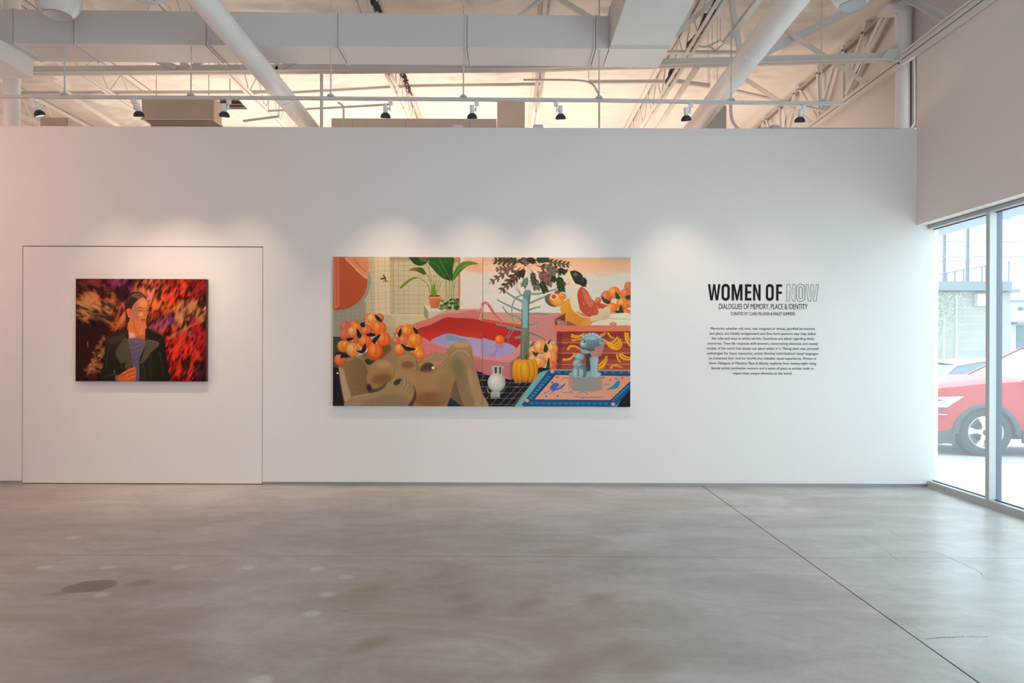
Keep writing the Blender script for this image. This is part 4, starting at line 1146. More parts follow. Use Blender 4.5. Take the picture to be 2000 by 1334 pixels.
    for q, w in (((590, 640, 470, 580, 350, 500), 5), ((660, 540, 800, 535, 1010, 480), 4.6), ((660, 660, 800, 600, 940, 545), 4.4), ((580, 760, 430, 700, 260, 615), 4.2), ((660, 745, 740, 715, 810, 705), 4), ((600, 910, 520, 830, 400, 790, 330, 700), 4), ((650, 790, 780, 785, 915, 795), 4), ((655, 930, 740, 910, 760, 870), 4.2), ((580, 1000, 420, 960, 250, 925), 3.8), ((600, 550, 500, 590, 450, 700, 450, 860), 3.4), ((455, 850, 480, 940, 430, 1060, 390, 1100), 1.6), ((560, 560, 500, 480, 470, 420), 1.6), ((560, 550, 520, 460, 510, 400), 1.6), ((640, 540, 600, 450, 540, 400), 2.2)):
        p.line(C(*q), w, tk_, True, w2=w * .6); p.line([(x - .3, y - w * .22) for x, y in C(*q)], w * .3, tl_, True, w2=w * .2)
    p.poly(C(590, 530, 640, 490, 690, 520, 665, 700, 655, 1100, 565, 1100, 575, 800, 585, 620), tk_, True, grad=((104, 126, 110), 90)); p.poly(C(585, 640, 640, 640, 640, 1000, 590, 1000), (128, 176, 184), True, blur=1.0); p.line(C(662, 560, 655, 1100), 1.2, (84, 70, 66)); p.line(C(574, 640, 566, 1100), .8, (110, 70, 66))
    p.poly(D(575, 0, 655, 0, 668, 400, 550, 400, 560, 120), (116, 124, 104), grad=((106, 108, 86), 90)); p.line(D(662, 0, 672, 390), 1.0, (84, 64, 56)); p.line(D(595, 0, 585, 380), 2.2, (136, 148, 132), blur=.4)
    p.line(D(380, 0, 470, 20, 580, 30), 3, tk_, True); p.line(D(485, 125, 560, 115), 5, (120, 138, 124)); p.line(D(650, 50, 760, 95, 840, 130, 870, 165), 3.2, (104, 122, 106), True, w2=1.4)
    p.line(D(440, 0, 400, 90, 330, 160), 1.4, (120, 128, 120)); p.line(D(400, 90, 408, 190), 1.2, (120, 128, 120)); p.line(D(265, 260, 230, 330, 190, 355), 1.0, (110, 110, 120)); peach(p, D, 295, 150, 58, 4); p.ell(*at(D, 295, 225), 9, 5.4, (176, 120, 150), alpha=.6, blur=.6)
    for q in ((650, 200, 650, 500), (680, 220, 672, 500), (650, 200, 560, 150), (650, 200, 780, 160), (655, 200, 730, 320, 690, 460), (730, 310, 830, 280), (500, 480, 440, 360, 500, 240, 620, 200), (700, 440, 740, 330)): p.line(C(*q), .8, (124, 158, 146))
    # big lobed leaves
    br, br2, gr, grd, gry = (104, 76, 62), (128, 86, 72), (58, 66, 40), (44, 58, 34), (112, 114, 90)
    def lobed(root, tip, w, col, nl=4, vein=True):
        (x0, y0), (x1, y1) = root, tip
        dx, dy = x1 - x0, y1 - y0; L = math.hypot(dx, dy); tx, ty_ = dx / L, dy / L; nx, ny = -ty_, tx
        dk = tuple(c * .78 for c in col); w = w * .62
        p.poly(C(x0, y0, x0 + dx * .4 + nx * w * .35, y0 + dy * .4 + ny * w * .35, x1, y1, x0 + dx * .4 - nx * w * .35, y0 + dy * .4 - ny * w * .35), col, True)
        for k in range(nl + 1):
            t = .16 + .62 * k / nl; ll = w * (.75 + .75 * math.sin(math.pi * (.2 + t * .7)))
            for sgn in (1, -1):
                bx, by = x0 + dx * t, y0 + dy * t; ex, ey = bx + tx * ll * .95 + nx * sgn * ll * .85, by + ty_ * ll * .95 + ny * sgn * ll * .85
                mx, my = (bx + ex) / 2, (by + ey) / 2; ox_, oy_ = -(ey - by) * .22, (ex - bx) * .22
                p.poly(C(bx, by, mx + ox_, my + oy_, ex, ey, mx - ox_, my - oy_), col if (k + (sgn > 0)) % 2 else dk, True)
        if vein: p.line(C(x0, y0, x0 + dx * .85, y0 + dy * .85), .6, tuple(min(255, c + 34) for c in col), alpha=.8)
    for args in (((560, 150), (185, 120), 70, (96, 78, 56)), ((560, 140), (250, 85), 60, (88, 70, 50)), ((520, 200), (215, 240), 50, (110, 84, 70)), ((520, 170), (140, 425), 62, br2), ((560, 200), (285, 545), 72, br), ((600, 220), (400, 460), 60, (92, 62, 54)), ((640, 170), (560, 100), 60, (80, 62, 46)), ((690, 100), (600, 150), 60, (140, 104, 90)),
                 ((740, 180), (1190, 290), 70, (96, 78, 60)), ((860, 130), (1200, 180), 60, (104, 82, 64)), ((720, 120), (930, 95), 60, (52, 74, 44)), ((760, 160), (640, 90), 50, (60, 50, 40)), ((620, 250), (500, 300), 40, (70, 60, 40)), ((600, 210), (560, 340), 46, (60, 48, 38)), ((640, 320), (590, 460), 50, (112, 134, 110)), ((760, 250), (970, 410), 90, (136, 96, 84)), ((860, 160), (1000, 290), 70, (124, 112, 96)), ((740, 330), (760, 500), 58, gry), ((800, 360), (880, 530), 56, gr), ((990, 300), (960, 380), 44, grd), ((1010, 220), (1130, 280), 44, grd), ((1030, 290), (1080, 530), 66, (50, 66, 32)), ((980, 330), (1130, 440), 44, gr), ((700, 240), (730, 440), 50, (78, 70, 56))):
        lobed(*args)
    # kneeling and lying figures
    p.ell(*at(C, 1910, 440), 8, 9, (206, 124, 66), (224, 150, 88), (160, 84, 40))
    for q in ((1530, 620, 40, 1), (1640, 570, 74, 1), (1735, 520, 76, 0), (1880, 540, 72, 1), (1700, 720, 76, 0), (1840, 660, 82, 0), (1900, 790, 60, 1), (1720, 790, 50, 1), (1940, 660, 50, 1)): peach(p, C, *q)
    for q in ((1570, 560, 1620, 600, 1690, 630, 1660, 665, 1600, 640), (1750, 510, 1790, 550, 1815, 590, 1760, 600), (1870, 570, 1950, 550, 1950, 600, 1900, 610), (1740, 750, 1790, 740, 1815, 670, 1850, 740, 1840, 790, 1780, 790)): leaf(p, C, q, (58, 68, 44))
    p.poly(C(1560, 860, 1700, 790, 1950, 790, 1950, 930, 1700, 940, 1420, 930), (226, 216, 188), True); p.line(C(1600, 840, 1950, 860), .8, (180, 160, 130))
    p.ell(*at(C, 960, 620), 16, 12, (112, 98, 66), (136, 120, 86), (80, 66, 44), ang=25); p.ell(*at(C, 1010, 610), 15, 12.5, (238, 162, 54), (246, 184, 84), (206, 122, 34), ang=30); p.ell(*at(C, 1085, 570), 7, 6.5, (232, 140, 46), (244, 170, 80), (190, 96, 34))
    p.poly(C(1060, 690, 1120, 620, 1180, 600, 1240, 700, 1330, 800, 1460, 880, 1400, 950, 1250, 945, 1120, 870, 1070, 780), (232, 158, 56), True, grad=((216, 134, 44), 60)); p.poly(C(1180, 600, 1250, 640, 1290, 740, 1230, 760, 1190, 690), (228, 212, 176), True)
    p.poly(C(1300, 930, 1340, 880, 1480, 800, 1560, 760, 1590, 820, 1460, 900, 1400, 950), (226, 154, 72), True)
    p.ell(*at(C, 975, 575), 6.6, 6, (226, 222, 208), ang=-20); p.ell(*at(C, 975, 575), 5, 4.4, (216, 78, 48)); p.ell(*at(C, 1012, 520), 4.6, 3.4, (200, 60, 44)); p.line(C(925, 620, 955, 640), .9, (120, 60, 30)); p.line(C(1065, 575, 1100, 570), .8, (150, 60, 30))
    p.poly(C(1110, 300, 1160, 270, 1240, 290, 1290, 400, 1300, 480, 1260, 560, 1280, 690, 1200, 640, 1200, 500, 1210, 460, 1150, 460, 1125, 430, 1135, 395, 1110, 380, 1115, 350), (232, 214, 178), True); p.ell(*at(C, 1160, 410), 3.4, 2.6, (236, 176, 140), blur=.8, alpha=.7); p.line(C(1130, 368, 1165, 352), .6, (120, 96, 70)); p.line(C(1135, 425, 1160, 424), .8, (190, 80, 66))
    p.poly(C(1185, 255, 1260, 250, 1330, 300, 1350, 380, 1380, 450, 1290, 420, 1240, 400, 1190, 300), (48, 46, 40), True); p.ell(*at(C, 1345, 390), 7, 9, (44, 38, 34), (80, 70, 56)); p.ell(*at(C, 1245, 295), 5, 4, (100, 110, 90), blur=1, alpha=.9)
    p.poly(C(1270, 540, 1320, 450, 1400, 510, 1470, 620, 1640, 680, 1600, 740, 1560, 720, 1520, 800, 1430, 830, 1320, 760, 1290, 680), (196, 74, 50), True, grad=((204, 90, 60), 0)); p.poly(C(1330, 470, 1420, 560, 1470, 640, 1440, 720, 1370, 620), (214, 112, 80), True, blur=1)
    for k in range(40): p.ell(*at(C, rnd.uniform(1300, 1520), rnd.uniform(500, 780)), .8, .6, rnd.choice([(232, 160, 120), (236, 190, 150), (160, 50, 36)]), alpha=.8)
    p.poly(C(1520, 690, 1560, 740, 1640, 700, 1690, 750, 1660, 850, 1540, 870, 1440, 880, 1440, 820, 1540, 790), (230, 214, 180), True, grad=((206, 180, 138), 60)); p.ell(*at(C, 1720, 915), 7, 3.6, (206, 140, 146), dark=(140, 60, 60)); p.line(C(1240, 760, 1330, 830, 1430, 835), 1.2, (240, 224, 190))
    # cabinet
    p.poly(C(985, 860, 1120, 780, 1120, 960, 1000, 965), (128, 58, 44)); p.poly(C(1015, 870, 1110, 880, 1115, 960, 1020, 958), (170, 128, 122)); p.poly(C(1140, 880, 1200, 900, 1300, 950, 1130, 960), (150, 80, 70)); p.line(C(990, 965, 985, 880, 1060, 860), 1.6, (196, 110, 80), True)
    p.poly(C(990, 935, 1950, 935, 1950, 1010, 995, 1010), (224, 124, 92), grad=((216, 112, 82), 90)); p.line(C(1440, 938, 1950, 938), 1.6, (206, 120, 116))
    p.poly(D(1005, 30, 1950, 30, 1950, 540, 1005, 540), (142, 54, 46)); p.poly(D(1000, -10, 1950, -10, 1950, 36, 1000, 44), (224, 124, 90))
    for y in (130, 245, 390, 470):
        p.poly(D(1080, y, 1950, y, 1950, y + 60, 1010, y + 60), (170, 74, 60), alpha=.9)
    for y in (182, 312, 455): p.poly(D(1010, y, 1950, y - 6, 1950, y + 6, 1010, y + 10), (222, 128, 100))
    p.poly(D(1005, 50, 1080, 60, 1080, 520, 1005, 500), (110, 42, 44), alpha=.45); p.poly(D(990, 20, 1012, 20, 1012, 530, 990, 525), (218, 128, 108)); p.poly(D(1000, 520, 1950, 520, 1950, 545, 1000, 545), (214, 118, 100))
    def banana(fr, pts, w):
        p.line(fr(*pts), w, (196, 118, 22), True, w2=w * .6); p.line([(x - .2, y - w * .14) for x, y in fr(*pts)], w * .62, (240, 170, 36), True, w2=w * .36); x, y = fr(*pts)[-1]; p.ell(x, y, .9, .9, (90, 60, 20))
    for q, w in (((1195, 85, 1280, 105, 1365, 65), 4.6), ((1200, 160, 1260, 150, 1340, 130), 4.6), ((1190, 110, 1270, 120, 1350, 90), 4), ((1155, 280, 1180, 235, 1250, 235, 1310, 270), 6.4), ((1090, 400, 1150, 400, 1210, 370, 1245, 310), 6.4), ((1540, 120, 1600, 90, 1630, 60), 4.4), ((1560, 90, 1600, 75, 1635, 50), 3.6),
                 ((1620, 170, 1700, 190, 1760, 140, 1775, 105), 6), ((1640, 200, 1730, 215, 1790, 170, 1780, 110), 6), ((1660, 225, 1760, 240, 1810, 190, 1800, 120), 6), ((1690, 250, 1780, 265, 1830, 210, 1800, 130), 5), ((1655, 60, 1690, 110, 1740, 130), 4.6), ((1880, 60, 1890, 150, 1940, 230), 7), ((1905, 60, 1915, 130, 1945, 170), 5),
                 ((1535, 510, 1590, 490, 1630, 420, 1640, 350), 8), ((1540, 480, 1590, 430, 1625, 390, 1640, 350), 5), ((1770, 330, 1785, 390, 1815, 435), 4.6), ((1800, 330, 1850, 385, 1945, 400), 6), ((1820, 325, 1880, 360, 1945, 375), 4.6), ((1690, 510, 1720, 475, 1780, 475, 1840, 500), 5)):
        banana(D, q, w)
    # fruit beside the tree
    p.ell(*at(D, 740, 240), 10, 11, (146, 86, 96), alpha=.9)
    for q in ((720, 290, 60, 2), (810, 240, 90, 2), (960, 260, 70, 2), (720, 390, 60, 2), (930, 370, 90, 2), (800, 430, 76, 2), (950, 480, 60, 1)): peach(p, D, *q)
    for q in ((895, 190, 940, 140, 930, 180, 905, 205), (850, 260, 870, 200, 905, 260, 880, 310, 850, 290), (700, 290, 740, 310, 785, 315, 745, 360), (880, 500, 910, 370, 925, 440, 920, 540, 870, 540)): leaf(p, D, q, (48, 62, 38))
    p.poly(D(790, 500, 930, 520, 880, 560, 820, 640, 780, 600), (40, 34, 30), True)
    # black tiled floor
    p.poly(D(0, 560, 180, 600, 430, 650, 480, 640, 780, 640, 830, 560, 930, 540, 500, 990, 70, 990, 40, 800), (26, 24, 28))
    for q in ((30, 592, 170, 592), (45, 658, 150, 660), (50, 742, 150, 742), (60, 820, 790, 815), (70, 745, 700, 742), (120, 888, 560, 884), (150, 965, 500, 965), (370, 690, 760, 688)): p.line(D(*q), .42, (200, 198, 196))
    for q in ((180, 985, 440, 680), (280, 985, 560, 690), (370, 985, 640, 690), (450, 985, 720, 690), (60, 860, 150, 740), (100, 925, 180, 830), (30, 700, 100, 600)): p.line(D(*q), .42, (200, 198, 196))
    p.poly(D(-10, 560, 20, 600, 80, 820, 160, 990, -10, 990), (170, 134, 96), True)
    # plain white vase with a frilled neck
    p.poly(D(195, 480, 340, 478, 322, 590, 208, 590), (190, 188, 180)); p.poly(D(232, 500, 262, 490, 262, 590, 236, 590), (56, 54, 50)); p.poly(D(290, 496, 318, 490, 312, 580, 292, 588), (70, 68, 62))
    p.ell(*at(D, 258, 690), 17.6, 18.5, (206, 202, 190), (232, 228, 218), (130, 126, 112)); p.poly(D(190, 800, 300, 800, 302, 880, 182, 878), (190, 186, 172), grad=((150, 146, 130), 90)); p.line(D(150, 760, 150, 800, 180, 825), 1.4, (176, 172, 160), True)
    # plain ribbed pumpkin
    for dx, rx in ((-110, 52), (110, 52), (-62, 62), (62, 62), (0, 66)):
        p.ell(*at(D, 617 + dx, 540), rx / S, 150 / S, (226, 146, 22), (244, 180, 44), (160, 84, 14), lx=-.2, ly=-.4)
    p.line(D(625, 395, 640, 330), 4.4, (84, 76, 50), w2=2)
    # rug
    p.poly(D(1500, 700, 1960, 640, 1960, 1000, 1500, 1000), (26, 24, 28))
    p.poly(D(480, 990, 800, 560, 940, 520, 1950, 535, 1950, 680, 1770, 990), (120, 176, 168)); p.poly(D(575, 965, 905, 535, 1950, 540, 1950, 760, 1750, 985, 600, 985), (30, 84, 130))
    for k in range(15):
        t = k / 14; x, y = 505 + 330 * t, 960 - 400 * t; p.line(D(x, y, x + 44, y - 10), .7, (60, 120, 124)); p.line(D(x + 4, y - 22, x + 40, y + 6), .5, (180, 214, 200))
    for k in range(14): x = 700 + 72 * k; p.ell(*at(D, x, 948), 4.6, 2.6, (46, 122, 168), alpha=.9)
    for k in range(9): t = k / 9; p.ell(*at(D, 690 + 250 * t, 880 - 300 * t), 3.4, 2.2, (56, 132, 174))
    for k in range(10): p.ell(*at(D, 1040 + 98 * k, 556), 3.6, 1.8, (52, 124, 168))
    for k in range(8): t = k / 8; p.ell(*at(D, 1720 + 210 * t, 900 - 190 * t), 3.2, 2.2, (52, 128, 172))
    p.poly(D(715, 905, 985, 580, 1950, 590, 1950, 670, 1700, 915), (24, 44, 84)); p.poly(D(735, 898, 1000, 590, 1950, 600, 1950, 655, 1690, 905), (232, 164, 134), grad=((224, 150, 118), 0))
    for x, y in ((960, 548), (642, 915), (1725, 955)): p.ell(*at(D, x, y), 4, 3.4, (226, 160, 144))
    bl, te = (58, 96, 168), (42, 132, 160)
    p.poly(D(925, 750, 990, 690, 1050, 710, 1000, 760, 1060, 745, 1110, 700, 1125, 710, 1060, 770, 990, 790, 930, 830, 960, 790), (84, 96, 176), True); p.line(D(850, 830, 960, 770, 1120, 710), 1.2, bl, True)
    p.poly(D(1640, 780, 1720, 720, 1780, 660, 1810, 680, 1780, 750, 1690, 770), te, True); p.line(D(1780, 670, 1840, 680), .6, te)
    for q in ((1080, 800, 1130, 820, 1200, 800, 1210, 825), (1290, 815, 1350, 800, 1410, 830), (1230, 860, 1400, 870, 1600, 868), (1330, 890, 1360, 870), (1070, 650, 1110, 628, 1160, 632), (870, 860, 890, 850), (1600, 715, 1680, 705)): p.line(D(*q), 1.3, te, True)
    for x, y in ((1020, 620), (880, 858), (1025, 855), (1600, 620), (1690, 655), (1840, 625), (960, 685), (1760, 635)): p.ell(*at(D, x, y), 2, 1.6, bl)
    # stone lion with its cub on a pedestal
    st, sl2, sd2 = (136, 166, 172), (176, 202, 206), (84, 106, 108)
    p.poly(D(1390, 340, 1460, 330, 1440, 600, 1380, 600), (70, 68, 60), True)
    p.poly(D(1165, 580, 1210, 545, 1530, 550, 1580, 600, 1590, 770, 1440, 800, 1220, 790, 1165, 730), (150, 148, 140)); p.poly(D(1170, 575, 1240, 545, 1530, 550, 1570, 590, 1500, 615, 1230, 612), (140, 168, 172), True); p.poly(D(1165, 600, 1205, 625, 1215, 785, 1170, 735), (206, 140, 114)); p.poly(D(1540, 620, 1590, 610, 1592, 770, 1545, 780), (176, 140, 122), alpha=.7)
    p.poly(D(1430, 380, 1480, 350, 1535, 370, 1525, 480, 1530, 560, 1560, 600, 1500, 620, 1430, 600, 1440, 500), st, True, grad=(sl2, 0)); p.poly(D(1440, 300, 1560, 200, 1620, 170, 1590, 290, 1560, 350, 1470, 360), (184, 128, 118), True)
    p.poly(D(1310, 180, 1330, 120, 1400, 75, 1480, 65, 1550, 95, 1590, 150, 1560, 220, 1500, 240, 1480, 290, 1400, 270, 1330, 260, 1308, 220), st, True, grad=(sd2, 70)); p.ell(*at(D, 1450, 110), 14, 6, sl2, blur=1.5, alpha=.8); p.ell(*at(D, 1350, 200), 6, 7, (150, 180, 184), sl2)
    p.poly(D(1545, 150, 1580, 130, 1625, 145, 1590, 200, 1555, 200), st, True); p.ell(*at(D, 1585, 160), 3, 2.4, (150, 104, 96))
    for (x, y) in ((1350, 110), (1390, 92), (1430, 80), (1475, 78), (1515, 92), (1550, 115)): p.ell(*at(D, x, y), 4.4, 3.4, (150, 180, 186), (196, 216, 218), (100, 124, 128), blur=.3)
    p.line(D(1345, 165, 1385, 150, 1425, 165), 1.6, (186, 208, 210), True, blur=.4); p.line(D(1420, 150, 1460, 140, 1510, 160), 1.6, (186, 208, 210), True, blur=.4); p.ell(*at(D, 1345, 205), 5.6, 4.4, (158, 186, 190), (200, 216, 218), (100, 110, 110)); p.line(D(1320, 232, 1400, 250, 1470, 240), 1.0, (96, 104, 104), True)
    p.ell(*at(D, 1360, 172), 2.2, 1.6, (60, 56, 50)); p.ell(*at(D, 1445, 180), 2.8, 1.8, (190, 186, 130)); p.ell(*at(D, 1445, 181), 1.2, 1.2, (30, 30, 30)); p.line(D(1340, 150, 1420, 160, 1440, 140), 1, sd2, True); p.line(D(1410, 155, 1470, 155, 1500, 140), .9, sd2, True); p.line(D(1330, 250, 1400, 270, 1480, 272), 1.4, (60, 56, 56), True); p.poly(D(1305, 265, 1370, 270, 1440, 300, 1400, 320, 1330, 305), st, True)
    p.ell(*at(D, 1300, 365), 10.5, 7.6, st, sl2, sd2); p.ell(*at(D, 1275, 450), 9.4, 8.6, st, sl2, sd2); p.poly(D(1225, 490, 1290, 500, 1380, 470, 1385, 600, 1330, 612, 1290, 600, 1240, 600, 1222, 560), st, True, grad=(sd2, 0))
    for x in (1248, 1320): p.ell(*at(D, x, 560), 4.4, 8, sl2, alpha=.8, blur=.5)
    p.line(D(1283, 520, 1285, 600), 1.4, (90, 84, 80)); p.ell(*at(D, 1275, 440), 1, .8, (50, 50, 50)); p.ell(*at(D, 1305, 438), 1, .8, (50, 50, 50)); p.line(D(1255, 468, 1285, 474), .6, (80, 60, 60))
    # seam between the two canvases
    p.line([(942.6, 500), (942.6, 796)], .9, (110, 84, 66), alpha=.85)
    p.grain(1.6)
    return p

def paint_portrait():
    x0, y0, x1, y1 = 147.7, 544.6, 403.2, 745
    p = Painter(x0, y0, x1, y1, 1.6, (60, 18, 16), 11)
    E = zf(130, 530, 5.5586)
    def e(x, y): return E(x, y)[0]
    for x, y, rx, ry, c, a in ((200, 640, 30, 60, (52, 16, 14), 1), (180, 260, 22, 26, (90, 38, 20), .9), (300, 400, 44, 34, (172, 110, 66), .8), (420, 380, 30, 30, (180, 120, 76), .8), (390, 250, 26, 14, (176, 72, 30), .8), (350, 120, 30, 9, (120, 30, 50), .8), (580, 130, 26, 14, (110, 30, 80), .9), (600, 260, 12, 26, (50, 14, 30), .9),
                               (560, 500, 16, 26, (206, 96, 30), .9), (600, 420, 8, 20, (200, 76, 80), .9), (900, 200, 34, 26, (206, 92, 60), .8), (960, 260, 20, 22, (196, 96, 90), .7), (1080, 320, 34, 24, (196, 80, 20), .9), (1260, 180, 46, 26, (186, 36, 18), .95), (1440, 230, 18, 40, (120, 18, 16), .9), (1100, 110, 40, 7, (120, 30, 14), .8),
                               (950, 400, 20, 10, (200, 80, 24), .8), (940, 480, 24, 10, (140, 40, 18), .9), (1140, 560, 36, 18, (130, 50, 90), .8), (940, 600, 20, 8, (140, 44, 80), .8), (1340, 430, 34, 24, (190, 116, 66), .75), (1250, 600, 46, 10, (186, 116, 70), .7), (1330, 720, 24, 14, (140, 90, 110), .75), (1160, 800, 40, 34, (180, 30, 20), .9), (1230, 1000, 46, 40, (196, 28, 18), .95), (1440, 700, 14, 40, (160, 10, 20), .9), (1460, 1080, 12, 24, (60, 14, 26), .9), (330, 650, 20, 26, (40, 14, 10), .95), (360, 860, 20, 10, (160, 96, 56), .8), (280, 1010, 22, 14, (150, 90, 56), .85), (180, 1000, 18, 40, (48, 14, 14), .9)):
        p.ell(*e(x, y), rx, ry, c, ang=-20 if x > 700 else 20, blur=4, alpha=a)
    rnd = random.Random(7)
    f1 = p.field(7, -58, 2.2, 3); f2 = p.field(3.2, -66, 2.6, 4); f3 = p.field(12, 30, 1.5, 5); f4 = p.field(4.2, 24, 2.0, 6)
    Xg = np.arange(p.W)[None, :] / p.W
    wl = np.clip((Xg - .22) / .16, 0, 1); m = (.55 * f3 + .45 * f4) * (1 - wl) + (.5 * f1 + .5 * f2) * wl
    m = np.clip((m - .28) / .42, 0, 1)[..., None]
    lum = np.clip((p.a.sum(2, keepdims=True) - 90) / 260, 0, 1)
    hi = p.a * 1.15 * (1 - .34 * lum) + np.array((240, 176, 120)) * .34 * lum
    p.a = np.where(m > .5, p.a + (hi - p.a) * (m - .5) * 2, p.a * (.30 + 1.4 * m))
    base = p.a.copy()
    ramps = [((196, 132, 84), (214, 160, 110), (120, 60, 36)), ((206, 60, 26), (224, 120, 60), (120, 16, 14)), ((226, 110, 40), (240, 160, 90), (140, 40, 16)), ((176, 70, 110), (220, 140, 150), (90, 20, 60))]
    for k in range(1500):
        x = rnd.uniform(x0, x1); y = rnd.uniform(y0, y1); zx, zy = (x - 130) * 5.5586, (y - 530) * 5.5586
        u, v = min(p.W - 1, int((x - x0) * p.K)), min(p.H - 1, int((y - y0) * p.K)); b = base[v, u]
        lum = b.sum()
        if zx < 420 and (zy > 560 and not (600 < zy - (-zx * 1.3 + 660) < 880)) and rnd.random() < .85: continue
        if lum < 120 and rnd.random() < .8: continue
        q = 0 if zx < 560 else (1 if zy > 620 or zx > 1150 else 2)
        if abs(zx - 560) < 130 and zy < 220 or (960 < zx < 1200 and 480 < zy < 640): q = 3
        if zx > 1200 and 380 < zy < 520: q = 0
        c = np.array(rnd.choice(ramps[q])) * .6 + b * .4
        L = rnd.uniform(2, 9); a = rnd.gauss(-62 if zx > 560 else -45, 24) + (40 if zx > 1150 and zy < 600 else 0)
        dx, dy = math.cos(math.radians(a)) * L / 2, math.sin(math.radians(a)) * L / 2
        p.line([(x - dx, y - dy), (x + rnd.uniform(-.8, .8), y), (x + dx, y + dy)], rnd.uniform(.8, 2.8), tuple(c), alpha=rnd.uniform(.2, .55), w2=.6, blur=.6)
    for pts, w, c in (((200, 1090, 300, 960, 420, 870), 7, (176, 112, 64)), ((1100, 730, 1250, 640, 1500, 520), 9, (196, 136, 80)), ((830, 210, 880, 150, 900, 110), 5, (230, 130, 90)), ((1040, 230, 1100, 160, 1120, 130), 4, (226, 100, 50)), ((930, 240, 960, 130), 4, (230, 140, 110)), ((1020, 330, 1060, 440, 1060, 520), 4, (226, 120, 50)), ((1190, 520, 1210, 400, 1230, 310), 4, (206, 120, 80)), ((640, 600, 640, 470, 600, 350, 570, 340), 5, (206, 84, 84)), ((400, 140, 410, 170), 4, (214, 110, 130)), ((560, 120, 565, 160), 4, (190, 90, 150)), ((660, 160, 690, 200), 4, (214, 130, 140)), ((480, 140, 500, 190), 3, (206, 120, 110)), ((1100, 1130, 1130, 1180), 3, (226, 110, 80)), ((1150, 900, 1180, 1000), 3, (230, 120, 80)), ((1250, 900, 1300, 960), 3, (226, 120, 84)), ((1340, 1080, 1380, 1010), 3, (236, 130, 90))):
        p.line(E(*pts), w * .8, c, True, alpha=.55, blur=1.3, w2=w * .4)
    p.poly(E(130, 580, 260, 600, 400, 570, 430, 690, 330, 840, 240, 980, 150, 1180, 90, 1190, 90, 600), (44, 14, 14), True, blur=4, alpha=.9)
    for k in range(60):
        t = rnd.random(); x = 200 + 220 * t + rnd.gauss(0, 16); y = 1110 - 240 * t + rnd.gauss(0, 26); p.ell(*e(x, y), rnd.uniform(1.5, 4.5), rnd.uniform(1, 2.4), rnd.choice([(176, 114, 70), (150, 90, 54), (200, 144, 96), (110, 64, 40)]), ang=rnd.uniform(-60, -20), blur=.6, alpha=.7)
    for k in range(26):
        t = rnd.random(); p.ell(*e(290 + 130 * t + rnd.gauss(0, 10), 880 - 170 * t + rnd.gauss(0, 14)), rnd.uniform(1.5, 4), rnd.uniform(1, 2), rnd.choice([(170, 108, 64), (140, 84, 48)]), ang=-50, blur=.7, alpha=.7)
    p.line(E(225, 760, 232, 830), 1.6, (190, 130, 80), blur=.6)
    # neck, hair, face
    p.poly(E(660, 600, 680, 480, 760, 440, 860, 560, 860, 740, 760, 760, 650, 740), (222, 120, 66), True); p.poly(E(650, 680, 700, 660, 740, 690, 730, 750, 650, 745), (232, 172, 150), True, blur=1); p.poly(E(760, 700, 850, 690, 850, 760, 760, 760), (214, 96, 50), True, blur=.6); p.line(E(720, 520, 740, 620, 780, 700), 1.6, (190, 84, 44), True, blur=.6); p.line(E(820, 590, 800, 680), 1.6, (236, 150, 96), blur=.5)
    p.poly(E(640, 350, 655, 270, 720, 225, 800, 225, 850, 270, 872, 330, 800, 330, 720, 420, 690, 500, 665, 560, 640, 480), (52, 34, 30), True); p.poly(E(700, 262, 760, 232, 820, 250, 850, 300, 780, 300), (112, 76, 62), True, blur=.8); p.line(E(660, 330, 700, 270, 770, 240), 1.0, (150, 120, 106), True, alpha=.7)
    p.poly(E(700, 420, 740, 340, 810, 285, 860, 300, 880, 370, 882, 430, 868, 500, 850, 560, 820, 580, 770, 550, 720, 510, 700, 470), (212, 124, 74), True)
    p.poly(E(700, 420, 740, 345, 770, 340, 770, 440, 790, 530, 740, 520, 705, 480), (180, 112, 100), True, blur=1.6); p.poly(E(800, 300, 860, 310, 870, 360, 830, 390, 790, 360), (228, 150, 82), True, blur=2)
    p.poly(E(650, 410, 680, 400, 700, 430, 698, 500, 670, 495, 652, 450), (226, 110, 66), True); p.line(E(668, 420, 690, 440, 685, 480), .9, (170, 70, 40), True)
    p.line(E(770, 402, 800, 390, 825, 400), 1.2, (110, 60, 44), True); p.line(E(778, 424, 812, 424), 1.4, (96, 52, 44)); p.line(E(852, 398, 880, 402), 1.1, (120, 60, 40)); p.line(E(856, 424, 878, 424), 1.2, (110, 60, 46)); p.line(E(838, 410, 842, 460, 850, 480, 825, 484), 1.3, (160, 96, 84), True, blur=.3); p.poly(E(800, 440, 830, 450, 830, 490, 795, 480), (236, 168, 110), True, blur=.8, alpha=.7)
    p.poly(E(805, 520, 832, 513, 852, 520, 846, 532, 822, 538), (190, 64, 44), True, blur=.3); p.line(E(808, 524, 848, 524), .5, (120, 40, 34)); p.line(E(812, 552, 840, 556), 1.4, (176, 96, 66), blur=.5); p.ell(*e(800, 470), 5, 3, (236, 160, 90), blur=1, alpha=.5)
    # jacket and shirt
    jk, jl_, jd = (42, 38, 26), (78, 70, 48), (22, 20, 16)
    p.poly(E(380, 1190, 400, 1000, 430, 760, 500, 690, 650, 620, 680, 740, 720, 900, 760, 1190), jk, True, grad=(jd, 60)); p.poly(E(860, 620, 960, 660, 1050, 710, 1080, 860, 1100, 1060, 1110, 1190, 760, 1190, 790, 960, 850, 760), jk, True, grad=(jd, 0))
    p.poly(E(650, 740, 850, 740, 820, 880, 790, 960, 790, 1190, 740, 1190, 720, 1060, 690, 920), (112, 98, 116), True, grad=((84, 80, 110), 90))
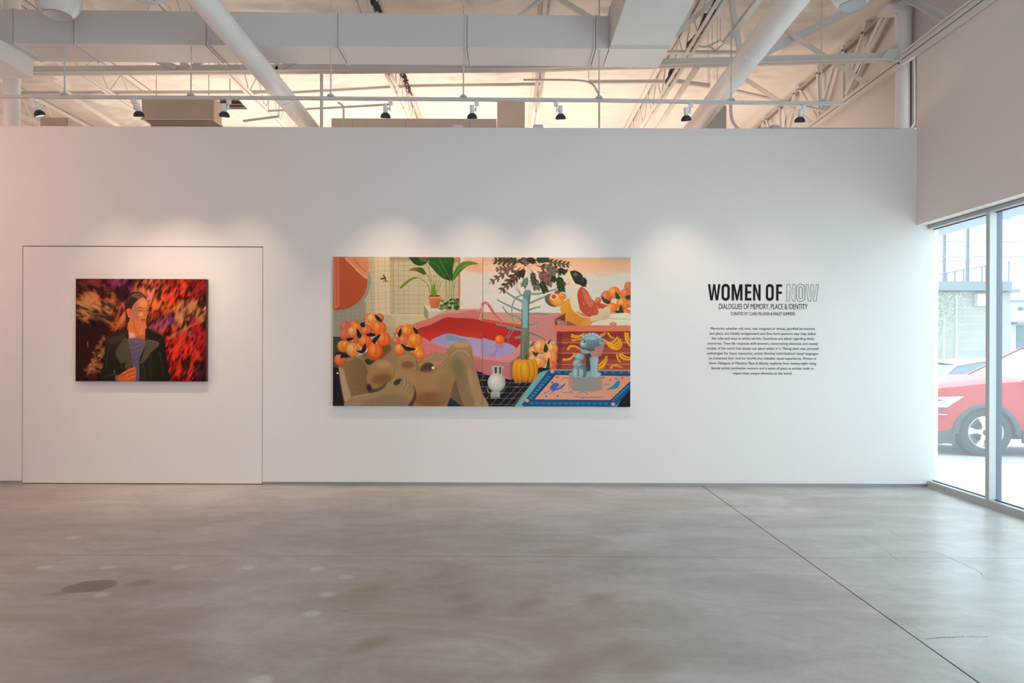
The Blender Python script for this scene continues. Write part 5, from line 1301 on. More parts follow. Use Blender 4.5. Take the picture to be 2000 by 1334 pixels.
    for q in ((660, 790, 740, 800, 830, 770), (700, 850, 770, 840, 830, 810), (720, 900, 780, 890, 810, 860), (750, 950, 790, 930)): p.line(E(*q), 1.2, (76, 66, 84), True, blur=.4)
    p.poly(E(530, 880, 600, 760, 650, 720, 700, 900, 700, 1060, 620, 1040, 560, 960), (84, 74, 52), True, blur=.4); p.poly(E(450, 740, 560, 700, 640, 660, 600, 750, 480, 790), (58, 52, 36), True, blur=.8)
    p.poly(E(870, 740, 1005, 780, 930, 860, 860, 960, 800, 1000, 840, 860), (88, 78, 56), True, blur=.4); p.line(E(880, 745, 1000, 782, 920, 870), .9, (140, 126, 96), True, alpha=.8); p.poly(E(860, 650, 960, 680, 1040, 740, 900, 735), (32, 28, 20), True, blur=.6)
    for q, c in (((540, 890, 590, 980, 610, 1080), jl_), ((470, 800, 440, 900, 430, 1050), (62, 56, 40)), ((1000, 860, 1030, 960, 1050, 1150), (58, 52, 38)), ((920, 900, 910, 1050, 920, 1180), (60, 54, 40)), ((830, 1000, 850, 1100, 850, 1180), (64, 58, 42)), ((420, 1140, 520, 1120, 560, 1150), (76, 70, 50)), ((640, 980, 600, 1100), (20, 18, 14))): p.line(E(*q), 2.2, c, True, blur=.9, alpha=.85)
    p.ell(*e(612, 1010), 3, 3.4, (24, 26, 24)); p.line(E(518, 1070, 520, 1110), 1, (190, 120, 60)); p.poly(E(530, 1130, 575, 1120, 575, 1190, 530, 1190), (104, 92, 116))
    # hand
    p.poly(E(570, 1130, 640, 1080, 720, 1040, 752, 1040, 755, 1140, 730, 1190, 570, 1190), (206, 92, 44), True)
    for q in ((600, 1110, 700, 1060, 745, 1050), (640, 1140, 720, 1100, 752, 1090), (660, 1170, 720, 1140, 752, 1130)): p.line(E(*q), 1.8, (232, 140, 76), True, blur=.3)
    for q in ((620, 1130, 740, 1072), (650, 1158, 748, 1112)): p.line(E(*q), .8, (140, 50, 24), True)
    p.grain(2.2)
    return p

def wallx(px, y): return P(px, y, DW).x
# diptych
dx0, dx1 = wallx(650.5, 650), wallx(1231.5, 650)
dz0, dz1 = P(941, 794, DW).z, P(941, 502.5, DW).z
TH = 0.038
sc_ = (DW - TH) / DW
def hung(px, py): # point on the canvas face seen at this pixel
    return P(px, py, DW - TH)
ax0, ax1 = hung(650.5, 650).x, hung(1231.5, 650).x
az0, az1 = hung(941, 794).z, hung(941, 502.5).z
dip = empty('diptych_painting', ((ax0 + ax1) / 2, DW - TH / 2, az0))
tag(dip, 'large two-panel painting of a pink bathroom with oranges and a pool', 'painting')
xm = hung(942.6, 650).x
for a_, b_ in ((ax0, xm - .001), (xm + .001, ax1)):
    MB().box((a_, DW - TH, az0), (b_, DW - .001, az1)).build('stretcher', M['canvas_edge'], dip)
pd = paint_diptych()
canvas_mesh('painted_face', pd, ax0, ax1, az0, az1, DW - TH - .0008, M['paint'], dip)
# portrait
px0, px1 = hung(147.7, 650).x, hung(403.2, 650).x
pz0, pz1 = hung(275, 745).z, hung(275, 544.8).z
por = empty('portrait_painting', ((px0 + px1) / 2, DW - TH / 2, pz0))
tag(por, 'painted portrait of a person in a dark leather jacket against fiery red', 'painting')
MB().box((px0, DW - TH, pz0), (px1, DW + .0005, pz1)).build('stretcher', M['canvas_dark'], por)
canvas_mesh('painted_face', paint_portrait(), px0 + .004, px1 - .004, pz0 + .003, pz1 - .003, DW - TH - .0008, M['paint'], por)
# ------------------------------------------------------------------ vinyl lettering on the wall
def curve_mesh(cu, name, mat, parent, loc):
    o = bpy.data.objects.new('tmp', cu); COL.objects.link(o)
    dg = bpy.context.evaluated_depsgraph_get()
    me = bpy.data.meshes.new_from_object(o.evaluated_get(dg))
    bpy.data.objects.remove(o)
    return me

LS = 260.0 / 1734.0   # zoom frame of the lettering: 1360, 540
def TP(x, y): return P(1360 + x * LS, 540 + y * LS, DW - .0012)
txt = empty('wall_lettering', tuple(TP(867, 1280))); tag(txt, 'black exhibition title and paragraph lettered directly on the white partition', 'lettering')
MM = LS * DW / F   # metres per zoom unit
GL = {
 'W': [[(0, 0), (.185, 0), (.30, .74), (.42, 0), (.58, 0), (.70, .74), (.815, 0), (1, 0), (.81, 1), (.615, 1), (.5, .33), (.385, 1), (.19, 1)]],
 'M': [[(0, 0), (.28, 0), (.5, .66), (.72, 0), (1, 0), (1, 1), (.78, 1), (.78, .36), (.575, 1), (.425, 1), (.22, .36), (.22, 1), (0, 1)]],
 'E': [[(0, 0), (1, 0), (1, .155), (.38, .155), (.38, .42), (.93, .42), (.93, .57), (.38, .57), (.38, .845), (1, .845), (1, 1), (0, 1)]],
 'F': [[(0, 0), (1, 0), (1, .155), (.40, .155), (.40, .44), (.95, .44), (.95, .59), (.40, .59), (.40, 1), (0, 1)]],
 'N': [[(0, 0), (.30, 0), (.71, .64), (.71, 0), (1, 0), (1, 1), (.72, 1), (.29, .34), (.29, 1), (0, 1)]],
}
def rrect(x0, y0, x1, y1, rx, ry, n=7):
    out = []
    for cx, cy, a0 in ((x1 - rx, y0 + ry, -90), (x1 - rx, y1 - ry, 0), (x0 + rx, y1 - ry, 90), (x0 + rx, y0 + ry, 180)):
        for k in range(n + 1):
            a = math.radians(a0 + 90 * k / n); out.append((cx + rx * math.cos(a), cy + ry * math.sin(a)))
    return out
GL['O'] = [rrect(0, -.02, 1, 1.02, .5, .25), rrect(.29, .145, .71, .855, .21, .12)[::-1]]
def glyph(ch, x0, x1, y0, y1, outline, mat):
    cu = bpy.data.curves.new('letter', 'CURVE'); cu.dimensions = '3D' if outline else '2D'
    if not outline: cu.fill_mode = 'BOTH'; cu.extrude = .0004
    else: cu.bevel_depth = .0026; cu.bevel_resolution = 1
    for loop in GL[ch]:
        sp = cu.splines.new('POLY'); sp.points.add(len(loop) - 1); sp.use_cyclic_u = True
        for i, (u, v) in enumerate(loop):
            sp.points[i].co = ((x0 + (x1 - x0) * u - 867) * MM, (1280 - (y0 + (y1 - y0) * v)) * MM, 0, 1)
    me = curve_mesh(cu, 'letter', mat, txt, None)
    bpy.data.curves.remove(cu)
    # stand it up on the wall, following the slight roll of the lens axis
    me.transform(Matrix.Rotation(math.pi / 2, 4, 'X'))
    if outline: me.transform(Matrix.Scale(.35, 4, (0, 1, 0)))
    me.materials.clear(); me.materials.append(mat)
    o = bpy.data.objects.new('letter', me); COL.objects.link(o); o.parent = txt
    return o
for ch, x0, x1 in (('W', 148, 311), ('O', 325, 432), ('M', 456, 598), ('E', 630, 714), ('N', 736, 834), ('O', 902, 1005), ('F', 1036, 1114)):
    glyph(ch, x0, x1, 102, 314, False, M['letter'])
for ch, x0, x1 in (('N', 1176, 1283), ('O', 1302, 1411), ('W', 1424, 1589)):
    glyph(ch, x0, x1, 103, 320, True, M['letter2'])

def text_line(s, x0, x1, ybase, height, mat, shear=0.0, bold=0.0):
    """height: cap height in zoom units"""
    cu = bpy.data.curves.new('t', 'FONT'); cu.body = s; cu.size = 1.0; cu.extrude = .002; cu.shear = shear

    me = curve_mesh(cu, 'text', mat, txt, None)
    co = np.empty(len(me.vertices) * 3, np.float32); me.vertices.foreach_get('co', co); co = co.reshape(-1, 3)
    cap = 0.73
    w = co[:, 0].max() - co[:, 0].min(); xm = co[:, 0].min()
    co[:, 0] = (x0 - 867) * MM + (co[:, 0] - xm) * ((x1 - x0) * MM / w)
    y = co[:, 1] * (height * MM / cap)
    z = (1280 - ybase) * MM + y
    yy = np.where(co[:, 2] > 0, -.0006, 0.0008)
    out = np.stack([co[:, 0], yy, z], -1)
    me.vertices.foreach_set('co', out.ravel().astype(np.float32)); me.update()
    me.materials.clear(); me.materials.append(mat)
    o = bpy.data.objects.new('text_line', me); COL.objects.link(o); o.parent = txt
    return o
text_line('DIALOGUES OF MEMORY, PLACE & IDENTITY', 292, 1446, 426, 74, M['letter'])
text_line('CURATED BY CLARE MILLIKEN & BAILEY SUMMERS', 447, 1284, 506, 44, M['letter2'])
for s, x0, x1, yb, sh in (
    ('Memories, whether old, new, real, imagined or virtual, specified by moment', 185, 1546, 695, 0),
    ('and place, are initially amalgamated and then form patterns that help define', 172, 1556, 760, 0),
    ('the rules and ways in which we live. Questions are asked regarding these', 195, 1532, 824, 0),
    ('memories. Then life responds with answers, constructing identities and mental', 145, 1582, 889, 0),
    ('models of the world that situate our place within in it. Mining their own personal', 136, 1590, 953, 0),
    ('anthologies for these memories, artists develop individualized visual languages', 138, 1588, 1018, 0),
    ('to transmute their interior worlds into relatable visual experiences.', 165, 1372, 1082, 0),
    ('Women of', 1388, 1565, 1082, .25),
    ('Now: Dialogues of Memory, Place & Identity', 165, 946, 1146, .25),
    ('explores how twenty-eight rising', 962, 1560, 1146, 0),
    ('female artists synthesize memory and a sense of place as artistic tools to', 197, 1530, 1211, 0),
    ('impart their unique identities to the world.', 480, 1248, 1277, 0)):
    text_line(s, x0, x1, yb, 35, M['letter2'], sh, .0)
# ------------------------------------------------------------------ outside the storefront
M['paving'] = material('pale_concrete_paving', (0.50,0.49,0.47), 0.85, noise_amt=0.05, noise_scale=.8)
M['asphalt'] = material('sunlit_street', (0.50, 0.50, 0.50), 0.9, noise_amt=0.06, noise_scale=1.0)
M['brick'] = material('cream_painted_masonry', (0.34, 0.33, 0.30), 0.9, noise_amt=0.06, noise_scale=1.2)
M['slab'] = material('blue_grey_fascia', (0.17, 0.21, 0.235), 0.6)
M['steel_blue'] = material('grey_blue_steel', (0.11, 0.15, 0.19), 0.5)
M['canopy'] = material('canopy_soffit', (0.20,0.22,0.25), 0.7)
M['white_paint'] = material('white_panel', (0.50, 0.50, 0.49), 0.6)
M['win_dark'] = material('dark_window', (0.06, 0.12, 0.15), 0.12)
M['car_red'] = material('red_car_paint', (0.42, 0.012, 0.016), 0.4, spec=.35, coat=.12)
M['car_white'] = material('white_car_paint', (0.82, 0.82, 0.82), 0.25, coat=.6)
M['car_glass'] = material('car_window_glass', (0.12, 0.17, 0.20), 0.1, spec=.5)
M['cladding'] = material('dark_car_cladding', (0.045, 0.055, 0.06), 0.6)
M['tyre'] = material('black_tyre', (0.030, 0.036, 0.038), 0.8)
M['rim'] = material('silver_wheel_rim', (0.62, 0.63, 0.64), 0.3, metal=.6)
M['headlight'] = material('headlight_glass', (0.55, 0.62, 0.65), 0.12, metal=.3)
M['leaf'] = material('pale_reflection', (0.50, 0.55, 0.42), 0.7)  # for the flecks that imitate a reflection in the window

g = MB()
pts = [(XO, YB, -.08), (60, YB, -.08), (60, 9.5, -.08), (XO, 9.5, -.08), (60, 60, -2.1), (XO, 60, -2.1)]
g.add(pts, [(0, 1, 2, 3), (3, 2, 4, 5)])
struct(g.build('ground', M['paving'], None, recalc=False), 'pale sunlit concrete paving outside the storefront')
g2 = MB(); g2.add([(XO, -3, -.08), (XO + .8, -3, -.08), (XO + .8, 60, -.08), (XO, 60, -.08), (XO, -3, -.06), (XO + .8, -3, -.06), (XO + .8, 60, -.06), (XO, 60, -.06)], [(4, 5, 6, 7), (1, 2, 6, 5), (0, 1, 5, 4)])
def gz(y): return -.08 if y < 9.5 else -.08 - .04 * (y - 9.5)

def wheel(root, x, y, z, r, w, name='wheel', side=-1):
    t = MB().lathe((x, y, z), (0, side, 0), [(-w * .9, r * .60), (-w * .9, r * .93), (-w * .75, r), (-w * .1, r), (0, r * .95), (.004, r * .80), (-.004, r * .70), (-.012, r * .675)], 44).build(name, M['tyre'], root)
    MB().lathe((x, y, z), (0, side, 0), [(-.010, r * .675), (0.0, r * .66), (-.02, r * .63), (-.09, r * .60), (-.10, .001)], 44).build('rim', M['rim'], t)
    MB().lathe((x, y, z), (0, side, 0), [(-.088, r * .42), (-.07, r * .42), (-.07, .001)], 30).build('brake_disc', M['cladding'], t)
    sp = MB()
    for k in range(5):
        a = 2 * math.pi * k / 5 + .55
        rd = Vector((math.cos(a), 0, math.sin(a))); tg = Vector((-math.sin(a), 0, math.cos(a)))
        c0 = Vector((x, y, z))
        q = []
        for rr, ww in ((.08, .26), (.34, .14), (.64, .30)):
            q.append((rr * r, ww * r / 2))
        vs = []
        for dep in (-.004, -.03):
            for rr, ww in q: vs.append(c0 + rd * rr + tg * ww + Vector((0, -side * dep, 0)) * -1)
            for rr, ww in q[::-1]: vs.append(c0 + rd * rr - tg * ww + Vector((0, -side * dep, 0)) * -1)
        sp.add(vs, [tuple(range(6)), tuple(range(11, 5, -1))] + [(i, (i + 1) % 6, 6 + (i + 1) % 6, 6 + i) for i in range(6)])
    sp.build('spoke_ring', M['rim'], t)
    MB().lathe((x, y, z), (0, side, 0), [(-.01, r * .13), (.0, r * .12), (.004, .001)], 20).build('hub_cap', M['cladding'], t)
    return t

def car(name, label, ox, oy, ozg, L, Wd, wx, wr, arch_r, shoulder, hoodc, sill, roofp, bodym, clad):
    """shoulder: [(x, z)] along the side from nose to tail; hoodc: extra height at the centre line; roofp: greenhouse side outline"""
    root = empty(name, (ox, oy + Wd / 2, ozg)); tag(root, label, 'car')
    xs = sorted(set([round(L * i / 120, 4) for i in range(121)]))
    def interp(tab, x):
        for i in range(len(tab) - 1):
            if tab[i][0] <= x <= tab[i + 1][0]:
                t = (x - tab[i][0]) / (tab[i + 1][0] - tab[i][0]); t = t * t * (3 - 2 * t) * .5 + t * .5
                return tab[i][1] + (tab[i + 1][1] - tab[i][1]) * t
        return tab[-1][1] if x > tab[-1][0] else tab[0][1]
    def inset(x): # plan taper at the ends
        t = min(x, L - x) / .75
        return 0.0 if t >= 1 else .26 * (1 - t) ** 2.2
    def bot(x):
        z = interp(sill, x)
        for w in wx:
            d = abs(x - w)
            if d < arch_r: z = max(z, wr + math.sqrt(arch_r ** 2 - d * d))
        return z
    rows = 9
    for side in (0, 1):
        vs = []
        for x in xs:
            b, t = bot(x), interp(shoulder, x)
            b = min(b, t - .05)
            for k in range(rows):
                u = k / (rows - 1)
                z = b + (t - b) * u
                bulge = .045 * math.sin(math.pi * min(1, (z - .2) / (t - .2 + 1e-3)) * .9) + (.0 if u < .9 else -.02 * (u - .9) * 10)
                y = inset(x) + .05 - bulge
                vs.append((ox + x, oy + (y if side == 0 else Wd - y), ozg + z))
        fs = [(i * rows + k, (i + 1) * rows + k, (i + 1) * rows + k + 1, i * rows + k + 1) for i in range(len(xs) - 1) for k in range(rows - 1)]
        mb = MB(); mb.add(vs, fs, True); mb.build('side_panel', bodym, root)
    # top skin: hood, cowl, deck
    vs = []; n = 13
    for x in xs:
        t = interp(shoulder, x); h = interp(hoodc, x); y0 = inset(x) + .05 + .02
        for k in range(n):
            u = k / (n - 1); s = math.sin(math.pi * u) ** .6
            vs.append((ox + x, oy + y0 + (Wd - 2 * y0) * u, ozg + t + h * s))
    fs = [(i * n + k, i * n + k + 1, (i + 1) * n + k + 1, (i + 1) * n + k) for i in range(len(xs) - 1) for k in range(n - 1)]
    mb = MB(); mb.add(vs, fs, True); mb.build('hood', bodym, root)
    # nose and tail
    for x, s in ((0, 1), (L, -1)):
        b, t = interp(sill, x), interp(shoulder, x); y0 = inset(x) + .05
        mb = MB(); vs = []
        for k in range(13):
            u = k / 12
            for z in (b, (b + t) / 2, t + interp(hoodc, x) * math.sin(math.pi * u) ** .6 * (1)):
                vs.append((ox + x - s * .10 * math.sin(math.pi * u), oy + y0 + (Wd - 2 * y0) * u, ozg + z))
        mb.add(vs, [(3 * k + j, 3 * k + 3 + j, 3 * k + 4 + j, 3 * k + 1 + j) for k in range(12) for j in range(2)], True)
        mb.build('bumper', bodym, root)
    # underbody and wheel wells
    MB().box((ox + .12, oy + .30, ozg + .22), (ox + L - .12, oy + Wd - .30, ozg + .55)).build('underbody', M['cladding'], root)
    # greenhouse
    rp = roofp
    ins = lambda z: .12 + .20 * (z - rp[0][1]) / (max(q[1] for q in rp) - rp[0][1])
    n = len(rp)
    gv = [(ox + x, oy + ins(z), ozg + z) for x, z in rp] + [(ox + x, oy + Wd - ins(z), ozg + z) for x, z in rp]
    gh = MB(); gh.add(gv, [tuple(range(n)), tuple(range(2 * n - 1, n - 1, -1))]); gh.build('side_windows', M['car_glass'], root)
    ws = MB()
    ws.add(gv, [(0, 1, n + 1, n), (n - 2, n - 1, 2 * n - 1, 2 * n - 2)]); ws.build('windscreen', M['car_glass'], root)
    rf = MB(); ro = [(x, z + .012) for x, z in rp[1:-1]]
    rv = [(ox + x, oy + ins(z) - .01, ozg + z) for x, z in ro] + [(ox + x, oy + Wd / 2, ozg + z + .04) for x, z in ro] + [(ox + x, oy + Wd - ins(z) + .01, ozg + z) for x, z in ro]
    m = len(ro); rf.add(rv, [(i + j * m, i + 1 + j * m, i + 1 + (j + 1) * m, i + (j + 1) * m) for i in range(m - 1) for j in range(2)], True); rf.build('roof', bodym, root)
    for s in (0, 1):
        pm = MB()
        q = [(ox + x, oy + (ins(z) - .012 if s == 0 else Wd - ins(z) + .012), ozg + z) for x, z in rp]
        for i in range(n - 1): pm.bar(q[i], q[i + 1], .03, .055 if i in (0, n - 2) else .045, up=(0, 1, 0))
        x = rp[0][0] + (rp[-1][0] - rp[0][0]) * .50
        zt_ = interp([(a, b) for a, b in rp], x)
        pm.bar((ox + x, q[0][1], ozg + rp[0][1]), (ox + x + .05, oy + (ins(zt_) - .012 if s == 0 else Wd - ins(zt_) + .012), ozg + zt_), .03, .06, up=(0, 1, 0))
        pm.build('window_pillars', bodym, root)
    for w in wx:
        for s, yy in ((-1, oy + .035), (1, oy + Wd - .035)):
            wheel(root, ox + w, yy, ozg + wr, wr, .22, side=s)
            # arch trim
            if clad:
                a = MB(); N_ = 22; vs = []
                for k in range(N_ + 1):
                    an = math.pi * k / N_
                    for r_, yo in ((arch_r - .012, 0.02), (arch_r - .012, -.012), (arch_r + .055, -.010), (arch_r + .06, .02)):
                        vs.append((ox + w + math.cos(an) * r_, yy - .02 + (yo if s < 0 else -yo + .04), ozg + wr - .02 + math.sin(an) * r_))
                a.add(vs, [(4 * k + j, 4 * k + (j + 1) % 4, 4 * k + 4 + (j + 1) % 4, 4 * k + 4 + j) for k in range(N_) for j in range(4)], True)
                a.build('arch_trim', M['cladding'], root)
            wl = MB(); wl.lathe((ox + w, yy + (.10 if s < 0 else -.10), ozg + wr), (0, -s, 0), [(0, arch_r - .005), (.22, arch_r - .005), (.22, .001)], 30); wl.build('wheel_well', M['cladding'], root)
    return root

# red car parked side-on to the window
RX, RY, RG = 5.90, 9.60, gz(9.5)
rc = car('car', 'red sport utility car parked close outside the window', RX, RY, RG, 4.42, 1.86, (.915, 3.60), .337, .375,
         [(0, .70), (.10, .86), (.45, .955), (1.0, 1.02), (1.5, 1.05), (3.6, 1.09), (4.2, 1.05), (4.42, .85)],
         [(0, .03), (.3, .09), (1.0, .09), (1.45, .06), (1.7, .02), (4.42, .02)],
         [(0, .42), (.12, .33), (.45, .30), (1.4, .27), (3.1, .27), (4.1, .36), (4.42, .45)],
         [(1.42, 1.05), (2.15, 1.50), (2.8, 1.60), (3.6, 1.55), (4.15, 1.12)], M['car_red'], True)
yy = RY - .002
def on_side(poly, name, mat, out=.012, parent=None, dy=0.0):
    """a raised panel on the near side of the car, given in car metres"""
    mb = MB(); mb.prism([(RX + x, RG + z) for x, z in poly], RY + dy - out, RY + dy + .04); return mb.build(name, mat, parent or rc)
def red_surf(x, z):
    t_ = min(x, 4.42 - x) / .75; ins = 0.0 if t_ >= 1 else .26 * (1 - t_) ** 2.2
    return RY + ins + .05 - .045 * math.sin(math.pi * min(1, max(0, (z - .2) / .75)) * .9)
def skin_patch(name, mat, top, bot, out=.010, n=14):
    """a raised panel following the curved flank between two (x, z) lines"""
    def lerp(tab, x):
        for (a, b), (c, d) in zip(tab[:-1], tab[1:]):
            if a <= x <= c: return b + (d - b) * (x - a) / (c - a + 1e-9)
        return tab[-1][1] if x > tab[-1][0] else tab[0][1]
    x0, x1 = top[0][0], top[-1][0]; vs = []
    for i in range(n + 1):
        x = x0 + (x1 - x0) * i / n; zt_, zb_ = lerp(top, x), lerp(bot, x)
        for k in range(5):
            z = zb_ + (zt_ - zb_) * k / 4; vs.append((RX + x, red_surf(x, z) - out * (1 if 0 < k < 4 and 0 < i < n else 0) - .003, RG + z))
    mb = MB(); mb.add(vs, [(5 * i + k, 5 * i + k + 1, 5 * i + 6 + k, 5 * i + 5 + k) for i in range(n) for k in range(4)], True)
    return mb.build(name, mat, rc)
skin_patch('headlight', M['headlight'], [(.02, .80), (.62, .835)], [(.02, .665), (.40, .665), (.62, .83)], .014)
skin_patch('light_strip', M['cladding'], [(.02, .77), (.38, .785)], [(.02, .745), (.38, .765)], .022)
skin_patch('light_edge', M['cladding'], [(.02, .675), (.42, .672)], [(.02, .655), (.42, .655)], .020)
skin_patch('chrome_strip', M['rim'], [(.02, .60), (.42, .578)], [(.02, .575), (.42, .565)], .016)
skin_patch('fog_lamp_recess', M['cladding'], [(.02, .50), (.31, .505)], [(.02, .37), (.26, .37), (.31, .42)], .008)
skin_patch('lower_cladding', M['cladding'], [(.02, .335), (.40, .335), (.53, .42)], [(.02, .16), (.53, .16)], .012)
on_side([(1.36, .36), (3.16, .36), (3.16, .20), (1.36, .20)], 'sill_cladding', M['cladding'], .012)
mr = on_side([(1.42, 1.06), (1.60, 1.05), (1.62, 1.18), (1.46, 1.20)], 'mirror', M['car_red'], .16, dy=.02)
ds = MB()
for q in (((1.42, .34), (1.40, .7), (1.44, 1.03)), ((2.45, .34), (2.46, 1.05)), ((3.22, .60), (3.30, 1.05))):
    for i in range(len(q) - 1): ds.bar((RX + q[i][0], RY + .002, RG + q[i][1]), (RX + q[i + 1][0], RY + .002, RG + q[i + 1][1]), .008, .012, up=(0, 1, 0))
ds.build('door_seams', M['cladding'], rc)
rc.rotation_euler = (0, 0, math.radians(-9))
# white car parked further off
wg = gz(14.0)
car('car', 'white hatchback car parked behind the red car', 7.85, 14.0, wg, 4.3, 1.78, (.85, 3.45), .31, .36,
    [(0, .62), (.10, .78), (.5, .90), (1.1, 1.0), (1.6, 1.03), (3.6, 1.06), (4.2, 1.0), (4.3, .8)],
    [(0, .03), (.3, .08), (1.0, .08), (1.45, .05), (1.7, .02), (4.3, .02)],
    [(0, .36), (.3, .24), (4.0, .24), (4.3, .36)],
    [(1.02, 1.0), (1.50, 1.34), (2.1, 1.435), (2.9, 1.43), (3.9, 1.06)], M['car_white'], False)

# building across the street
YF = 30.0
def bp(px, py, d=YF): return P(px, py, d)
gb = empty('building', (20, YF + 3, gz(YF))); tag(gb, 'cream building across the street with a blue-grey roof terrace edge', 'building')
x1 = bp(1974, 600).x
MB().box((12.0, YF, -2.2), (x1, YF + 7, bp(1900, 570).z)).build('wall', M['brick'], gb)
a_, b_ = bp(1827, 551), bp(1961, 569)
MB().box((12.0, YF - .5, b_.z), (b_.x, YF + 7, a_.z)).build('terrace_edge', M['slab'], gb)
MB().box((bp(1958, 570).x, YF - .35, bp(1958, 572).z), (bp(1982, 570).x, YF + 7, bp(1958, 565.5).z)).build('coping', M['slab'], gb)
MB().box((bp(1958, 566).x, YF - .2, bp(1958, 566).z), (bp(1970, 566).x, YF + 7, bp(1958, 562).z)).build('parapet', M['white_paint'], gb)
for px in (1843, 1867.5):
    MB().box((bp(px, 600).x - .05, YF - .04, -2), (bp(px, 600).x + .05, YF, bp(1900, 573).z)).build('wall_joint', M['white_paint'], gb)
for k in range(9):
    z = bp(1900, 585 + 16 * k).z
    MB().box((bp(1867.5, 600).x + .08, YF - .008, z - .008), (x1 - .4, YF, z + .008)).build('course_line', M['white_paint'], gb)
s_ = empty('sign_box', (bp(1919, 598, YF - .3).x, YF - .2, bp(1919, 598).z)); tag(s_, 'small blank white box sign fixed under the terrace edge', 'sign')
MB().box((bp(1911, 598, YF - .35).x, YF - .30, bp(1911, 598).z), (bp(1940, 575, YF - .35).x, YF - .05, bp(1919, 575).z)).build('face', M['white_paint'], s_)
MB().box((bp(1940, 590).x - .1, YF - .05, bp(1919, 590).z), (bp(1940, 590).x, YF, bp(1919, 580).z)).build('bracket', M['slab'], s_)
# terrace railing
rl = empty('terrace_railing', (20, YF - .3, a_.z)); tag(rl, 'thin metal railing along the roof terrace', 'railing')
zr0, zr1 = a_.z, bp(1880, 512).z
for px in (1832, 1875, 1915, 1957.5):
    MB().box((bp(px, 520).x - .02, YF - .42, zr0), (bp(px, 520).x + .02, YF - .38, zr1)).build('baluster', M['steel_blue'], rl)
MB().bar((12.0, YF - .40, zr1), (bp(1958, 512).x, YF - .40, zr1), .03, .03).build('top_rail', M['steel_blue'], rl)
MB().bar((12.0, YF - .40, zr0 + .12), (bp(1958, 512).x, YF - .40, zr0 + .12), .025, .025).build('bottom_rail', M['steel_blue'], rl)
st_ = empty('stair_railing', (20, YF + 1.5, a_.z)); tag(st_, 'sloping stair railing rising behind the terrace railing', 'railing')
MB().bar(bp(1830, 537, 31.5), bp(1928, 518.5, 31.5), .05, .05).build('hand_rail', M['steel_blue'], st_)
for px, t in ((1849, .2), (1865, .36), (1882, .53), (1918, .9), (1926, .98)):
    MB().bar(bp(px, 551, 31.5), bp(px, 537 - 18.5 * t, 31.5), .05, .05, up=(0, 1, 0)).build('baluster', M['steel_blue'], st_)
# canopy on posts
cp = empty('terrace_canopy', (20, YF + .5, a_.z)); tag(cp, 'sloping steel canopy on tall posts over the roof terrace', 'canopy')
for px in (1851.5, 1897.5):
    MB().box((bp(px, 500).x - .05, YF + .2, a_.z), (bp(px, 500).x + .05, YF + .3, bp(px, 448).z + .1)).build('post', M['steel_blue'], cp)
rf = MB()
q0, q1 = bp(1815, 466), bp(1963, 427)
v = [(q0.x, YF - .1, q0.z), (q1.x, YF - .1, q1.z), (q1.x, YF - .1, q1.z + .32), (q0.x, YF - .1, q0.z + .32)]
v += [(x, y - 5.5, z + .0) for x, y, z in v]
rf.add(v, [(0, 1, 2, 3), (7, 6, 5, 4), (0, 4, 5, 1), (1, 5, 6, 2), (2, 6, 7, 3), (3, 7, 4, 0)])
rf.build('canopy_roof', M['canopy'], cp)
MB().box((bp(1957, 430).x, YF - .3, bp(1957, 429).z), (bp(1965, 430).x, YF - .1, bp(1957, 417).z)).build('fascia_end', M['steel_blue'], cp)
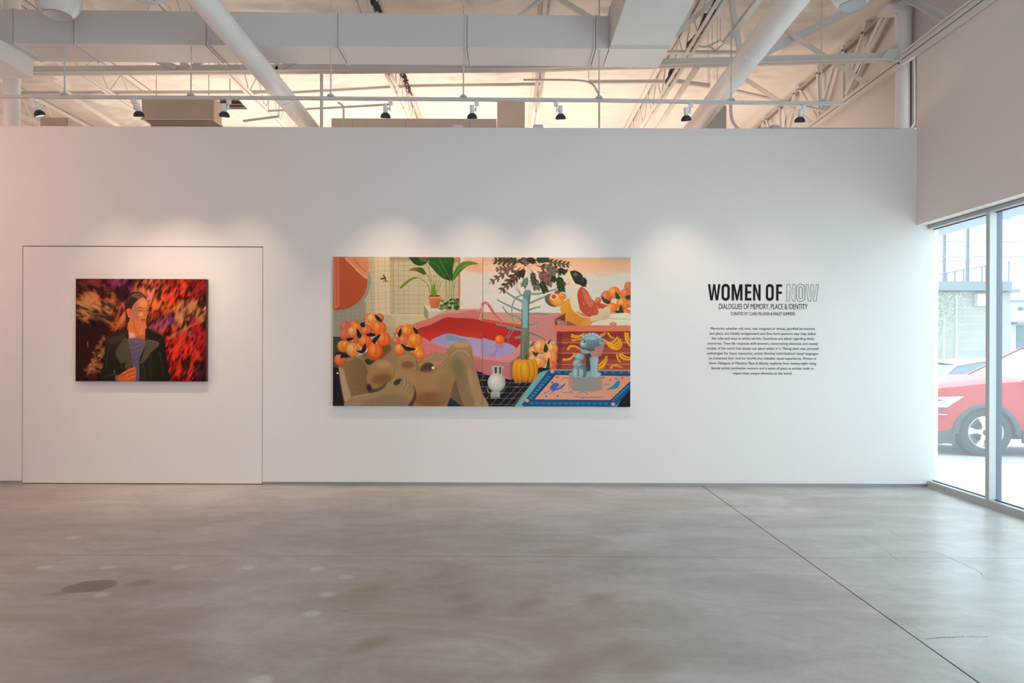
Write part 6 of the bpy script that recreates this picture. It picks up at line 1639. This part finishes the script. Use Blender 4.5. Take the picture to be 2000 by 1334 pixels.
# lower building on the right
lb = empty('building', (24, 36, gz(36))); tag(lb, 'low white shop building farther off, right of the cream building', 'building')
def lp_(px, py): return P(px, py, 34.0)
MB().box((24.2, 34.0, -2.4), (40, 42, lp_(1990, 629).z)).build('wall', M['white_paint'], lb)
MB().box((24.2, 33.8, lp_(1990, 629).z), (40, 42, lp_(1990, 589).z)).build('upper_band', M['white_paint'], lb)
MB().box((24.2, 33.7, lp_(1990, 590).z), (40, 42, lp_(1990, 586.5).z)).build('coping', M['slab'], lb)
MB().box((lp_(1975, 600).x, 33.6, lp_(1990, 634).z), (40, 34.0, lp_(1990, 629).z)).build('awning_edge', M['slab'], lb)
for k in range(4):
    x_ = lp_(1985, 650).x + k * 2.2
    w = MB().box((x_, 33.96, -2.0), (x_ + 1.9, 34.0 - .001, lp_(1990, 636).z)).build('window', M['win_dark'], lb)
    MB().box((x_, 33.93, lp_(1990, 662).z), (x_ + 1.9, 33.96, lp_(1990, 660).z)).build('glazing_bar', M['steel_blue'], w)
MB().lathe(tuple(P(1992.5, 603, 33.75)), (0, -1, 0), [(0, .09), (.12, .09), (.12, .001)], 14).build('wall_lamp', M['steel_blue'], lb)
# overhead cables
for k, (y0, y1, d, r) in enumerate([(456.5, 459.5, 24, .010), (469, 471, 23, .016), (500.5, 499.5, 22, .018), (424, 426, 25, .008)]):
    a, b = P(1800, y0, d), P(2015, y1, d)
    dd = b - a
    cb = MB().tube([a - dd * 2, a - dd * .5 - Vector((0, 0, .05)), a.lerp(b, .5) - Vector((0, 0, .03)), b + dd * .5 - Vector((0, 0, .05)), b + dd * 3], r, 6)
    tag(cb.build('power_cable', M['steel_blue']), ['overhead cable crossing just under the canopy posts top', 'thick overhead cable, second of those crossing the terrace posts', 'thick overhead cable crossing the terrace posts just above the railing', 'faint highest overhead cable above the terrace canopy end'][k], 'cable', 'overhead cables across the street')
# window reflection imitated by pale foliage on the cream wall
rnd = random.Random(4); fo = MB()
for k in range(900):
    px = 1829 + abs(rnd.gauss(0, 26)); py = 572 + abs(rnd.gauss(0, 34)) * (1 if px > 1845 else 1.8)
    c = P(min(px, 1885), py, YF - .25 + rnd.uniform(-.1, .15)); s = rnd.uniform(.03, .08)
    a, b = Vector((rnd.uniform(-1, 1), rnd.uniform(-1, 1), rnd.uniform(-1, 1))).normalized() * s, Vector((rnd.uniform(-1, 1), rnd.uniform(-1, 1), rnd.uniform(-1, 1))).normalized() * s
    fo.add([c - a, c - b * .5, c + a, c + b * .5], [(0, 1, 2, 3)])
tag(fo.build('reflection_flecks', M['leaf'], None, recalc=False), 'pale reflection imitated by foliage on the cream wall', 'flecks', None, 'stuff')
